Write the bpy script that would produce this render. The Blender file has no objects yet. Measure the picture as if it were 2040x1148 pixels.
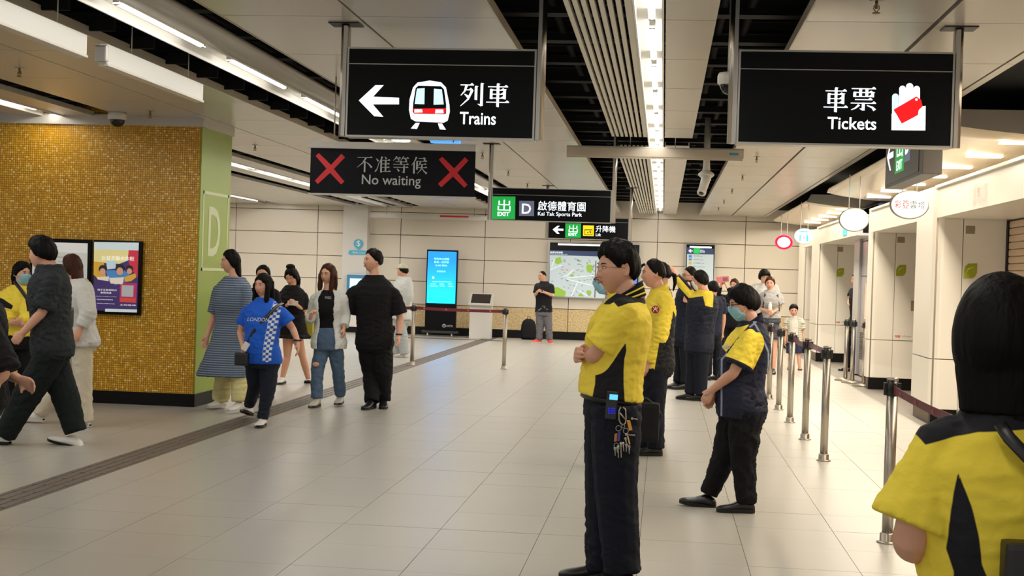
import bpy, bmesh, math, random
import numpy as np
from mathutils import Vector, Matrix

random.seed(7)
C = bpy.context.scene.collection
SC = bpy.context.scene

# ---------------------------------------------------------------- camera
F, CX, CY, EYE = 2700.0, 1020.0, 574.0, 1.55
def _basis(vp=(1322, 558), roll=.032):
    d = np.array([(vp[0]-CX)/F, -(vp[1]-CY)/F, -1.0]); yc = d/np.linalg.norm(d)
    zc = np.cross(np.array([1, -roll, 0.]), yc); zc /= np.linalg.norm(zc)
    if zc[1] < 0: zc = -zc
    return np.array([np.cross(yc, zc), yc, zc])
MB_ = _basis()
cam = bpy.data.cameras.new('camera'); cam.lens = F/2040*36; cam.sensor_width = 36
cam.clip_end = 200
co = bpy.data.objects.new('camera', cam); C.objects.link(co)
co.matrix_world = Matrix.Translation((0, 0, EYE)) @ Matrix([list(map(float, r)) for r in MB_]).to_4x4()
SC.camera = co
# ---------------------------------------------------------------- exposure, world, large lights
SC.view_settings.view_transform = 'Standard'; SC.view_settings.look = 'None'
SC.view_settings.gamma = 1; SC.view_settings.use_curve_mapping = False
SC.view_settings.exposure = 0.0
W = bpy.data.worlds.new('world'); SC.world = W; W.use_nodes = True
W.node_tree.nodes['Background'].inputs[0].default_value = (1.0, .97, .905, 1)
W.node_tree.nodes['Background'].inputs[1].default_value = .74
try:
    SC.cycles.use_denoising = True
    SC.cycles.max_bounces = 6; SC.cycles.diffuse_bounces = 3; SC.cycles.glossy_bounces = 3
    SC.cycles.sample_clamp_indirect = 2.5; SC.cycles.caustics_reflective = False; SC.cycles.caustics_refractive = False; SC.cycles.blur_glossy = 1.0; SC.cycles.sample_clamp_direct = 3.0
except Exception: pass
def area(name, loc, size, power, color=(1, .95, .87), rot=(0, 0, 0)):
    l = bpy.data.lights.new(name, 'AREA'); l.shape = 'RECTANGLE'; l.size, l.size_y = size
    l.energy = power; l.color = color
    o = bpy.data.objects.new(name, l); C.objects.link(o); o.location = loc; o.rotation_euler = rot
    return o
PWR = 1.7
# the light line beside the slatted baffle, the light troughs on the left, the shop downlights on the right
LC = (1, .965, .905)
for k in range(5): area('centre_line_light', (-.125, 3+6.65*k, 3.17), (.14, 6.3), (32, 36, 52, 80, 150)[k]*PWR, LC)
for k in range(5): area('trough_light', (-3.43, 1.5+6.9*k, 3.165), (.12, 6.3), (34, 36, 48, 80, 150)[k]*PWR, LC)
for k in range(3): area('left_line_light', (-6.72, 9+8*k, 3.16), (.10, 6.0), (60, 70, 110)[k]*PWR, LC)
for k in range(2): area('hall_end_light', (-9.8+3.2*k, 29.5, 3.16), (.10, 5.5), 165*PWR, LC)
for k in range(4): area('shop_line_light', (2.86, 9.5+6.7*k, 2.86), (.22, 6), (150, 190, 205, 150)[k]*PWR, (1, .89, .72))

# ---------------------------------------------------------------- helpers
def at(px, py, Y):
    r = MB_ @ np.array([(px-CX)/F, -(py-CY)/F, -1.]); t = Y/r[1]
    return Vector((float(r[0]*t), float(Y), float(EYE+r[2]*t)))
def atz(px, py, z=0.):
    r = MB_ @ np.array([(px-CX)/F, -(py-CY)/F, -1.]); t = (z-EYE)/r[2]
    return Vector((float(r[0]*t), float(r[1]*t), float(z)))
def lin(c):
    c = [v/255. for v in c[:3]]
    return tuple(((v/12.92) if v <= .04045 else ((v+.055)/1.055)**2.4) for v in c)+(1.,)
MATS = {}
def mat(name, col=(200, 200, 200), rough=.5, metal=0., emit=None, es=1., noise=0., nscale=20., bump=0., bscale=60., spec=.5, coat=0., tr=0., bdet=2, stretch=None):
    if name in MATS: return MATS[name]
    m = bpy.data.materials.new(name); m.use_nodes = True; MATS[name] = m
    nt = m.node_tree; b = nt.nodes['Principled BSDF']; L = nt.links
    b.inputs['Base Color'].default_value = lin(col); b.inputs['Roughness'].default_value = rough
    b.inputs['Metallic'].default_value = metal; b.inputs['Specular IOR Level'].default_value = spec
    if coat: b.inputs['Coat Weight'].default_value = coat
    if tr: b.inputs['Transmission Weight'].default_value = tr
    if emit is not None:
        b.inputs['Emission Color'].default_value = lin(emit); b.inputs['Emission Strength'].default_value = es
        if es < 2: m.cycles.emission_sampling = 'NONE'
    tc = None
    if noise or bump:
        tc = nt.nodes.new('ShaderNodeTexCoord'); src = tc.outputs['Object']
        if stretch:
            mp = nt.nodes.new('ShaderNodeMapping'); mp.inputs['Scale'].default_value = stretch; L.new(src, mp.inputs[0]); src = mp.outputs[0]
    if noise:
        n = nt.nodes.new('ShaderNodeTexNoise'); n.inputs['Scale'].default_value = nscale; n.inputs['Detail'].default_value = 4
        L.new(src, n.inputs['Vector'])
        mr = nt.nodes.new('ShaderNodeMapRange'); mr.inputs[1].default_value = .3; mr.inputs[2].default_value = .7
        mr.inputs[3].default_value = 1-noise; mr.inputs[4].default_value = 1+noise; L.new(n.outputs['Fac'], mr.inputs[0])
        mx = nt.nodes.new('ShaderNodeVectorMath'); mx.operation = 'SCALE'; mx.inputs[0].default_value = lin(col)[:3]
        L.new(mr.outputs[0], mx.inputs['Scale']); L.new(mx.outputs[0], b.inputs['Base Color'])
    if bump:
        n = nt.nodes.new('ShaderNodeTexNoise'); n.inputs['Scale'].default_value = bscale; n.inputs['Detail'].default_value = bdet
        L.new(src, n.inputs['Vector'])
        bp = nt.nodes.new('ShaderNodeBump'); bp.inputs['Strength'].default_value = bump; bp.inputs['Distance'].default_value = .01
        L.new(n.outputs['Fac'], bp.inputs['Height']); L.new(bp.outputs[0], b.inputs['Normal'])
    return m
def zone_mat(name, cols, rough=.8, bump=.15, bscale=90., spec=.3, band=None):
    """cols[0] = base, cols[i] laid over it where attribute z<i> > 0 (flat patterns of the cloth itself)"""
    m = mat(name, cols[0], rough, bump=bump, bscale=bscale, spec=spec)
    nt = m.node_tree; L = nt.links; b = nt.nodes['Principled BSDF']
    prev = nt.nodes.new('ShaderNodeRGB'); prev.outputs[0].default_value = lin(cols[0]); prev = prev.outputs[0]
    for i, c in enumerate(cols[1:], 1):
        a = nt.nodes.new('ShaderNodeAttribute'); a.attribute_name = 'z%d' % i
        mr = nt.nodes.new('ShaderNodeMapRange'); mr.inputs[1].default_value = -.0012; mr.inputs[2].default_value = .0012
        L.new(a.outputs['Fac'], mr.inputs[0])
        mx = nt.nodes.new('ShaderNodeMix'); mx.data_type = 'RGBA'; L.new(mr.outputs[0], mx.inputs[0]); L.new(prev, mx.inputs[6])
        mx.inputs[7].default_value = lin(c); prev = mx.outputs[2]
    L.new(prev, b.inputs['Base Color'])
    return m
WM = {}
class MB:
    def __init__(s): s.v = []; s.f = []; s.m = []; s.sm = []
    def add(s, vs, fs, mi=0, smooth=False):
        o = len(s.v); s.v += [tuple(v) for v in vs]; s.f += [tuple(i+o for i in f) for f in fs]
        s.m += [mi]*len(fs); s.sm += [smooth]*len(fs); return s
    def box(s, x0, x1, y0, y1, z0, z1, mi=0, M=None):
        vs = [Vector((x, y, z)) for x in (x0, x1) for y in (y0, y1) for z in (z0, z1)]
        if M: vs = [M @ v for v in vs]
        return s.add(vs, [(0, 1, 3, 2), (4, 6, 7, 5), (0, 4, 5, 1), (2, 3, 7, 6), (0, 2, 6, 4), (1, 5, 7, 3)], mi)
    def bbox(s, x0, x1, y0, y1, z0, z1, b=.004, mi=0, M=None):
        """box with chamfered edges"""
        bm = bmesh.new(); bmesh.ops.create_cube(bm, size=1)
        for v in bm.verts: v.co = Vector(((x0+x1)/2+v.co.x*(x1-x0), (y0+y1)/2+v.co.y*(y1-y0), (z0+z1)/2+v.co.z*(z1-z0)))
        bmesh.ops.bevel(bm, geom=bm.edges[:], offset=b, segments=2, affect='EDGES', profile=.7)
        bm.verts.index_update(); vs = [v.co.copy() for v in bm.verts]
        if M: vs = [M @ v for v in vs]
        s.add(vs, [[v.index for v in f.verts] for f in bm.faces], mi); bm.free(); return s
    def loft(s, rings, mi=0, caps=True, smooth=True, closed=True):
        n = len(rings[0]); vs = [p for r in rings for p in r]; fs = []
        for k in range(len(rings)-1):
            for i in range(n if closed else n-1):
                j = (i+1) % n; fs.append((k*n+i, k*n+j, (k+1)*n+j, (k+1)*n+i))
        if caps and closed: fs += [tuple(reversed(range(n))), tuple(range((len(rings)-1)*n, len(rings)*n))]
        return s.add(vs, fs, mi, smooth)
    def tube(s, pts, r, n=10, mi=0, flat=None, caps=True, smooth=True):
        """round (or flattened) tube along pts; r a number or list; flat=(normal, ratio)"""
        pts = [Vector(p) for p in pts]; rs = r if isinstance(r, (list, tuple)) else [r]*len(pts); rings = []
        up = Vector((0, 0, 1)); prev = None
        for i, p in enumerate(pts):
            t = (pts[min(i+1, len(pts)-1)]-pts[max(i-1, 0)]).normalized()
            if flat: a = Vector(flat[0]); a = (a-t*a.dot(t)).normalized()
            else:
                a = prev if prev is not None else (up if abs(t.z) < .9 else Vector((0, 1, 0)))
                a = (a-t*a.dot(t)).normalized()
            prev = a; b = t.cross(a); q = flat[1] if flat else 1
            rings.append([p+a*math.cos(2*math.pi*k/n)*rs[i]*q+b*math.sin(2*math.pi*k/n)*rs[i] for k in range(n)])
        return s.loft(rings, mi, caps, smooth)
    def cyl(s, p0, p1, r, r2=None, n=20, mi=0, smooth=True): return s.tube([p0, p1], [r, r if r2 is None else r2], n, mi, smooth=smooth)
    def lathe(s, prof, c=(0, 0, 0), n=24, mi=0, M=None):
        rings = [[Vector((r*math.cos(2*math.pi*k/n)+c[0], r*math.sin(2*math.pi*k/n)+c[1], z+c[2])) for k in range(n)] for r, z in prof]
        if M: rings = [[M @ p for p in r] for r in rings]
        return s.loft(rings, mi)
    def prism(s, poly, o, u, w, depth, mi=0):
        """2D polygon (a,b) -> o+a*u+b*w, thickened along u x w by depth"""
        o, u, w = Vector(o), Vector(u), Vector(w); nrm = u.cross(w).normalized()*depth; n = len(poly)
        vs = [o+u*a+w*b for a, b in poly]+[o+u*a+w*b+nrm for a, b in poly]
        return s.add(vs, [tuple(reversed(range(n))), tuple(range(n, 2*n))]+[(i, (i+1) % n, (i+1) % n+n, i+n) for i in range(n)], mi)
    def ell(s, c, rad, n=16, m=10, mi=0, M=None):
        c = Vector(c); rings = []
        for j in range(m+1):
            t = math.pi*(j/m); st = max(math.sin(t), .02)
            ring = [Vector((rad[0]*st*math.cos(2*math.pi*k/n), rad[1]*st*math.sin(2*math.pi*k/n), -rad[2]*math.cos(t))) for k in range(n)]
            rings.append([c+(M @ p if M else p) for p in ring])
        return s.loft(rings, mi)
    def mesh(s, name):
        me = bpy.data.meshes.new(name); me.from_pydata(s.v, [], s.f)
        if any(s.m): me.polygons.foreach_set('material_index', s.m)
        me.polygons.foreach_set('use_smooth', s.sm); me.update(); return me
    def build(s, name, mats, parent=None, **kw):
        me = s.mesh(name)
        bm = bmesh.new(); bm.from_mesh(me); bmesh.ops.recalc_face_normals(bm, faces=bm.faces[:]); bm.to_mesh(me); bm.free()
        for m in (mats if isinstance(mats, (list, tuple)) else [mats]): me.materials.append(m)
        return link(name, me, parent, **kw)
def link(name, data, parent=None, **kw):
    o = bpy.data.objects.new(name, data); C.objects.link(o)
    WM[o.name] = Matrix.Identity(4)
    if parent is not None:
        o.parent = parent; o.matrix_parent_inverse = WM[parent.name].inverted()
    for k, v in kw.items(): o[k] = v
    return o
def thing(name, label, cat, loc=(0, 0, 0), group=None):
    o = bpy.data.objects.new(name, None); C.objects.link(o); o.location = loc; o.empty_display_size = .1
    WM[o.name] = Matrix.Translation(loc); o['label'] = label; o['category'] = cat
    if group: o['group'] = group
    return o
def tag(o, label, cat, group=None):
    o['label'] = label; o['category'] = cat
    if group: o['group'] = group
    return o
def struct(o): o['kind'] = 'structure'; return o
def dup(root, delta, label=None, **kw):
    def cp(o, par):
        c = o.copy(); C.objects.link(c); WM[c.name] = WM[o.name]
        if par is not None: c.parent = par
        for ch in o.children: cp(ch, c)
        return c
    kids = root
    r = cp(kids, None); r.location = Vector(root.location)+Vector(delta)
    WM[r.name] = Matrix.Translation(r.location)
    if label: r['label'] = label
    for k, v in kw.items(): r[k] = v
    return r
def lettering(s, c, w, h, name, m, parent, u=(1, 0, 0), v=(0, 0, 1), bold=0., depth=.002, shear=0., **kw):
    """flat raised letters fitted into a w x h rectangle centred at c, spanned by u (reading direction) and v (up)"""
    cu = bpy.data.curves.new(name, 'FONT'); cu.body = s; cu.size = 1; cu.offset = bold; cu.resolution_u = 3; cu.shear = shear
    cu.align_x = 'CENTER'
    t = bpy.data.objects.new(name, cu); C.objects.link(t)
    me = bpy.data.meshes.new_from_object(t); bpy.data.objects.remove(t); bpy.data.curves.remove(cu)
    n = len(me.vertices); co_ = np.zeros(n*3); me.vertices.foreach_get('co', co_); co_ = co_.reshape(-1, 3)
    lo, hi = co_.min(0), co_.max(0); u, v, c = np.array(u, float), np.array(v, float), np.array(c, float)
    a = (co_[:, 0]-(lo[0]+hi[0])/2)/(hi[0]-lo[0]+1e-9)*w; b = (co_[:, 1]-(lo[1]+hi[1])/2)/(hi[1]-lo[1]+1e-9)*h
    nrm = np.cross(u, v)
    P = c+a[:, None]*u+b[:, None]*v+nrm*depth
    me.vertices.foreach_set('co', P.ravel()); me.materials.clear(); me.materials.append(m); me.update()
    me.name = name
    return link(name, me, parent, **kw)
def px(Y): return Y/F*1.003
# ================================================================ structure
random.seed(11)
TL = .6
# floor tile: glossy terrazzo-like stone
def floor_mat(name, c1, c2, rough):
    m = mat(name, c1, rough, spec=.36); nt = m.node_tree; L = nt.links; b = nt.nodes['Principled BSDF']
    tc = nt.nodes.new('ShaderNodeTexCoord'); geo = nt.nodes.new('ShaderNodeNewGeometry'); oi = nt.nodes.new('ShaderNodeObjectInfo')
    n = nt.nodes.new('ShaderNodeTexNoise'); n.inputs['Scale'].default_value = 160; L.new(geo.outputs['Position'], n.inputs['Vector'])
    n2 = nt.nodes.new('ShaderNodeTexNoise'); n2.inputs['Scale'].default_value = 1.1; n2.inputs['Detail'].default_value = 3; L.new(geo.outputs['Position'], n2.inputs['Vector'])
    a = nt.nodes.new('ShaderNodeMath'); a.operation = 'MULTIPLY'; a.inputs[1].default_value = .35; L.new(n.outputs['Fac'], a.inputs[0])
    a2 = nt.nodes.new('ShaderNodeMath'); a2.operation = 'MULTIPLY_ADD'; a2.inputs[1].default_value = .14; L.new(oi.outputs['Random'], a2.inputs[0]); L.new(a.outputs[0], a2.inputs[2])
    a3 = nt.nodes.new('ShaderNodeMath'); a3.operation = 'MULTIPLY_ADD'; a3.inputs[1].default_value = .5; L.new(n2.outputs['Fac'], a3.inputs[0]); L.new(a2.outputs[0], a3.inputs[2])
    mx = nt.nodes.new('ShaderNodeMix'); mx.data_type = 'RGBA'; L.new(a3.outputs[0], mx.inputs[0])
    mx.inputs[6].default_value = lin(c1); mx.inputs[7].default_value = lin(c2); L.new(mx.outputs[2], b.inputs['Base Color'])
    mr = nt.nodes.new('ShaderNodeMapRange'); mr.inputs[3].default_value = .281; mr.inputs[4].default_value = .281+(rough-.25)*1.5+.02; L.new(n2.outputs['Fac'], mr.inputs[0]); L.new(mr.outputs[0], b.inputs['Roughness'])
    return m
FM = floor_mat('floor_stone', (164, 160, 151), (151, 147, 138), .25)
FD = floor_mat('floor_stone_grey', (116, 110, 103), (98, 92, 86), .28)
grout = mat('grout', (78, 72, 62), .7)
b = MB(); b.box(-13, 6, -3, 34, -.2, -.004); floor = struct(b.build('floor', grout))
# far floor and the ground past the pieces: tiles joined
def tiles_joined(name, x0, x1, y0, y1, m, g=.0016):
    b = MB(); i0 = math.floor((x0+1.29)/TL); X = -1.29+i0*TL
    while X < x1-.01:
        Yy = 11.7+TL*math.floor((y0-11.7)/TL)
        while Yy < y1-.01:
            xa, xb, ya, yb = max(X, x0)+g, min(X+TL, x1)-g, max(Yy, y0)+g, min(Yy+TL, y1)-g
            if xb-xa > .02 and yb-ya > .02:
                b.add([(xa, ya, 0), (xb, ya, 0), (xb, yb, 0), (xa, yb, 0), (xa, ya, -.006), (xb, ya, -.006), (xb, yb, -.006), (xa, yb, -.006)],
                      [(0, 1, 2, 3), (0, 4, 5, 1), (1, 5, 6, 2), (2, 6, 7, 3), (3, 7, 4, 0)])
            Yy += TL
        X += TL
    return b.build(name, m, floor, kind='stuff')
STX0, STX1 = -4.30, -4.0           # tactile strip
tb = MB()
g = .0016; tb.add([(g, g, 0), (TL-g, g, 0), (TL-g, TL-g, 0), (g, TL-g, 0), (g, g, -.006), (TL-g, g, -.006), (TL-g, TL-g, -.006), (g, TL-g, -.006)],
                  [(0, 1, 2, 3), (0, 4, 5, 1), (1, 5, 6, 2), (2, 6, 7, 3), (3, 7, 4, 0)])
tile_me = tb.mesh('tile'); tile_me.materials.append(FM)
XA, XB = -1.29-4*TL, -1.29+7*TL    # tile objects between these lines
y0 = 11.7-9*TL; n = 0
for j in range(17):
    for i in range(11):
        X, Yy = XA+i*TL, y0+j*TL
        o = link('tile', tile_me, floor); o.location = (X, Yy, random.uniform(-.0006, .0003)); n += 1
y1 = y0+17*TL
tiles_joined('floor_tiles_far', STX1, 2.94, y1, 33.3, FM)
tiles_joined('floor_tiles_left', STX1, XA, y0, y1, FM)
tiles_joined('floor_tiles_near', -5, 4.0, -3, y0, FM)
tiles_joined('floor_tiles_beyond_strip', -12.9, STX0, y0, 33.3, FM)
tiles_joined('floor_tiles_edge', XB, 2.94, y0, y1, FM)
tiles_joined('floor_tiles_shop_side', 2.94, 5.9, y0, 33.3, FD)
# tactile guide strip: ribbed dark tiles
TM = mat('tactile_brown', (88, 78, 68), .55, noise=.08, nscale=8)
strip = struct(MB().box(STX0, STX1, 4, 31.2, -.05, -.002).build('trim_1', TM))
def tact(name, x0, x1, yy0, yy1, along='y'):
    b = MB(); b.box(x0+.0015, x1-.0015, yy0+.0015, yy1-.0015, -.01, .001)
    for k in range(4):
        if along == 'y':
            c = x0+(x1-x0)*(k+.5)/4; b.box(c-.0145, c+.0145, yy0+.008, yy1-.008, .001, .0055)
        else:
            c = yy0+(yy1-yy0)*(k+.5)/4; b.box(x0+.008, x1-.008, c-.0145, c+.0145, .001, .0055)
    return b
tm = tact('tile', STX0, STX1, 0, .3).mesh('tactile_tile'); tm.materials.append(TM)
for k in range(86):
    o = link('tactile_tile', tm, strip); o.location = (0, 5.6+.3*k, 0)
for k in range(8):
    o = tact('tactile_tile', -4.30-.3*k+.3, -4.0-.3*k+.3, 31.35, 31.65, 'x').build('tactile_tile', TM, strip)

# ---- ceiling void and panels
PAN = mat('ceiling_panel', (192, 186, 175), .26, spec=.5, noise=.02, nscale=.6)
PANE = mat('ceiling_panel_edge', (190, 180, 162), .4)
BLK = mat('void_black', (7, 7, 8), .9, spec=.1)
DUCT = mat('duct_grey', (20, 20, 22), .7, spec=.2)
ZC = 3.15
b = MB(); b.box(-13, 6, -3, 34, 4.2, 4.3); ceiling = struct(b.build('ceiling', BLK))
duct = MB()
for k in range(46): duct.box(-12, 3, 1.2+k*.72, 1.23+k*.72, 3.60+.25*(k % 3), 3.64+.25*(k % 3))
for xx in (-.95, -.8, .4, .62, -3.15, -3.95, -6.15): duct.cyl((xx, 0, 3.72), (xx, 33, 3.72), .035)
for k in range(30): duct.box(-13, 6, .8+k*1.12, .95+k*1.12, 3.45, 3.5)
duct.build('service_duct', DUCT, ceiling, kind='stuff')
PITCH = .98  # along Y, set below
JY = []
PY0 = 8.41; PL = .975
def panel(x0, x1, ya, yb, z=ZC, name='ceiling_panel', parent=None, m=None, lip=.05, t=.004):
    b = MB(); g = .006
    b.box(x0+g, x1-g, ya+g, yb-g, z, z+.012)
    b.box(x0+g, x0+g+.012, ya+g, yb-g, z+.012, z+lip); b.box(x1-g-.012, x1-g, ya+g, yb-g, z+.012, z+lip)
    return b.build(name, m or PAN, parent or ceiling)
def strip_panels(x0, x1, ya, yb, L, off, near=True):
    """one object per panel where its joints can be told apart, backing strip above"""
    MB().box(x0+.02, x1-.02, ya, yb, ZC+.02, ZC+.03).build('panel_backing', BLK, ceiling)
    k = math.floor((ya-off)/L); y = off+k*L
    while y < yb-.01:
        a, e = max(y, ya), min(y+L, yb)
        if e-a > .05: panel(x0, x1, a, e)
        y += L
JL, JO = 1.5, 8.40
strip_panels(-1.97, -1.08, .9, 33.2, JL, JO); strip_panels(-2.87, -1.975, .9, 33.2, JL, JO)
strip_panels(-.045, .275, .9, 15.35, JL, JO); strip_panels(-.045, .26, 16.3, 33.2, JL, JO)
strip_panels(.80, 1.572, .9, 33.2, JL, JO); strip_panels(1.59, 2.335, .9, 33.2, JL, JO)
strip_panels(-4.96, -4.09, 3.9, 33.2, JL, JO); strip_panels(-5.92, -4.965, 6.9, 33.2, JL, JO)
strip_panels(-7.24, -6.86, 9.9, 33.2, JL, JO); strip_panels(-6.62, -6.26, 9.9, 33.2, JL, JO)
strip_panels(-9.6, -7.65, 15.9, 33.2, JL, JO); strip_panels(-12.6, -10.0, 21.9, 33.2, JL, JO)
strip_panels(2.342, 2.42, .9, 33.2, JL, JO)
# bright folded edge of the panels beside the dark gaps
b = MB()
for x in (-1.08, .80, -2.87, -4.09): b.box(x-.004, x+.004, .9, 33.2, ZC-.004, ZC+.06)
b.build('panel_edge_trim', PANE, ceiling)
# hangers of the panels seen in the narrow gaps
b = MB()
for k in range(40):
    for x in (-4.0, -6.1, -7.45): b.box(x-.10, x+.10, 4+.74*k, 4.03+.74*k, ZC+.03, ZC+.12)
b.build('panel_bracket', DUCT, ceiling, kind='stuff')

WHT = mat('white_gloss', (246, 245, 240), .35)
TUBE = mat('lamp_glow', (255, 255, 250), .3, emit=(255, 248, 236), es=8)
TUBW = mat('lamp_glow_warm', (255, 250, 240), .3, emit=(255, 238, 210), es=5)
CHR = mat('brushed_steel', (186, 178, 166), .28, metal=1., bump=.03, bscale=140, stretch=(1, 1, .02))
STL = mat('satin_aluminium', (176, 172, 165), .38, metal=.9)
DKM = mat('dark_metal', (40, 38, 36), .5, metal=.6)
def trough(name, label, x0, x1, xc, ya, yb, starts, tl, depth=.07, right_fin=None):
    t = thing(name, label, 'ceiling light', (xc, ya, ZC))
    b = MB(); b.box(x0, x0+.012, ya, yb, ZC-.012, ZC+depth); b.box(x1-.012, x1, ya, yb, ZC-.012, ZC+depth); b.box(x0, x1, ya, yb, ZC+depth, ZC+depth+.01)
    b.build('housing', WHT, t)
    for s in starts:
        if s < ya: continue
        u = MB(); u.cyl((xc, s, ZC+.022), (xc, s+tl, ZC+.022), .022, n=10); o = u.build('tube', TUBE, t)
        
        for e_ in (s-.05, s+tl): MB().box(xc-.02, xc+.02, e_, e_+.05, ZC+.005, ZC+.06).build('lamp_holder', STL, o)
    return t
trough('ceiling_light', 'long lit recess of white tubes beside the slatted baffle, running to the end wall', -.232, -.05, -.125, .5, 33.1, [2.55+1.55*k for k in range(19)], 1.2)
trough('ceiling_light', 'bright tube light channel running behind the train sign', -3.60, -3.33, -3.435, 2, 33.1, [3.75+2.2*k for k in range(13)], 1.5, .06)
trough('ceiling_light', 'tube light channel over the gold mosaic column', -6.86, -6.62, -6.74, 9.9, 33, [10.7, 12.3, 14.9, 16.4, 18.2, 20.1, 22.3, 24.6, 26.8], 1.55, .06)
trough('ceiling_light', 'short tube light above the red crosses banner, near the end wall', -6.62, -6.44, -6.53, 29.0, 32.6, [29.1, 30.9], 1.45, .0)
trough('ceiling_light', 'short tube light in the ceiling beside the green column top', -9.85, -9.65, -9.75, 27.6, 32.0, [27.8, 29.9], 1.6, .06)
# sloping reflector beside the left light channel
b = MB(); b.loft([[Vector((x, y, z)) for x, z in ((-3.33, ZC), (-3.2, ZC+.02), (-3.1, ZC+.012), (-3.05, ZC-.01), (-3.05, ZC+.03), (-3.33, ZC+.04))] for y in (1, 33.2)])
struct(b.build('trim_2', PAN))

# slatted baffle: eight bars
b0 = thing('slatted_baffle', 'nearer run of eight pale ceiling slats beside the light line', 'ceiling baffle', (-.45, 8, ZC))
b1 = thing('slatted_baffle', 'farther run of pale ceiling slats, beyond the crosswise banner rail', 'ceiling baffle', (-.45, 22, ZC))
SLT = mat('slat_white', (214, 208, 192), .4)
for root, ya, yb in ((b0, .6, 15.33), (b1, 16.62, 33.0)):
    for k in range(8):
        x = -.632+k*.0505; w = .029 if k < 7 else .043
        MB().box(x, x+w, ya, yb, ZC, ZC+.035).build('slat', SLT, root)
    b = MB()
    for y in np.arange(ya+.5, yb, 1.2): b.box(-.63, -.25, y, y+.03, ZC+.07, ZC+.1)
    b.build('carrier_rail', DKM, root, kind='stuff')

# ---- end wall: cream panels over a speckled stone band
CRM = mat('cream_panel', (222, 212, 196), .33, spec=.5, noise=.015, nscale=.7)
GRN = mat('speckled_stone', (190, 166, 122), .6, noise=.33, nscale=26)
WJ = mat('wall_joint', (70, 60, 48), .8)
SKT = mat('skirting_black', (14, 13, 13), .45, spec=.15)
YB = 33.3
wall_back = struct(MB().box(-12.8, 3.9, YB+.02, YB+.3, 0, 4.2).build('wall_back', WJ))
XS = [-8.67-2.12*2, -8.67-2.12, -8.67, -6.55, -4.43, -2.31, -.18, 1.94, 3.9]
ZS = [.755, 1.325, 1.895, 2.465, 3.03, 3.6]
def panels_grid(parent, XS, ZS, y, m, name='wall_panel', g=.008, th=.03):
    for i in range(len(XS)-1):
        for j in range(len(ZS)-1):
            b = MB(); b.bbox(XS[i]+g, XS[i+1]-g, y, y+th, ZS[j]+g, ZS[j+1]-g, .003); b.build(name, m, parent)
panels_grid(wall_back, XS, ZS, YB, CRM)
panels_grid(wall_back, XS, [.19, .755], YB+.004, GRN, 'stone_panel')
struct(MB().box(-12.8, 3.9, YB-.015, YB+.02, 0, .19).build('baseboard_back', SKT))
# white pier on the end wall
pier = struct(MB().bbox(-7.96, -7.34, 33.02, YB+.02, .14, ZC+.1, .004).build('wall_pier', mat('pier_white', (214, 210, 204), .4)))
MB().box(-7.97, -7.33, 33.0, YB+.02, 0, .14).build('pier_skirting', SKT, pier)
# side walls (the hall goes on to the left behind the column and to the right behind the shops)
struct(MB().box(-12.9, -12.8, 20, 33.5, 0, 4.2).build('wall_left', CRM))
struct(MB().box(4.7, 4.8, -3, 33.5, 0, 4.2).build('wall_right', CRM))

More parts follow.
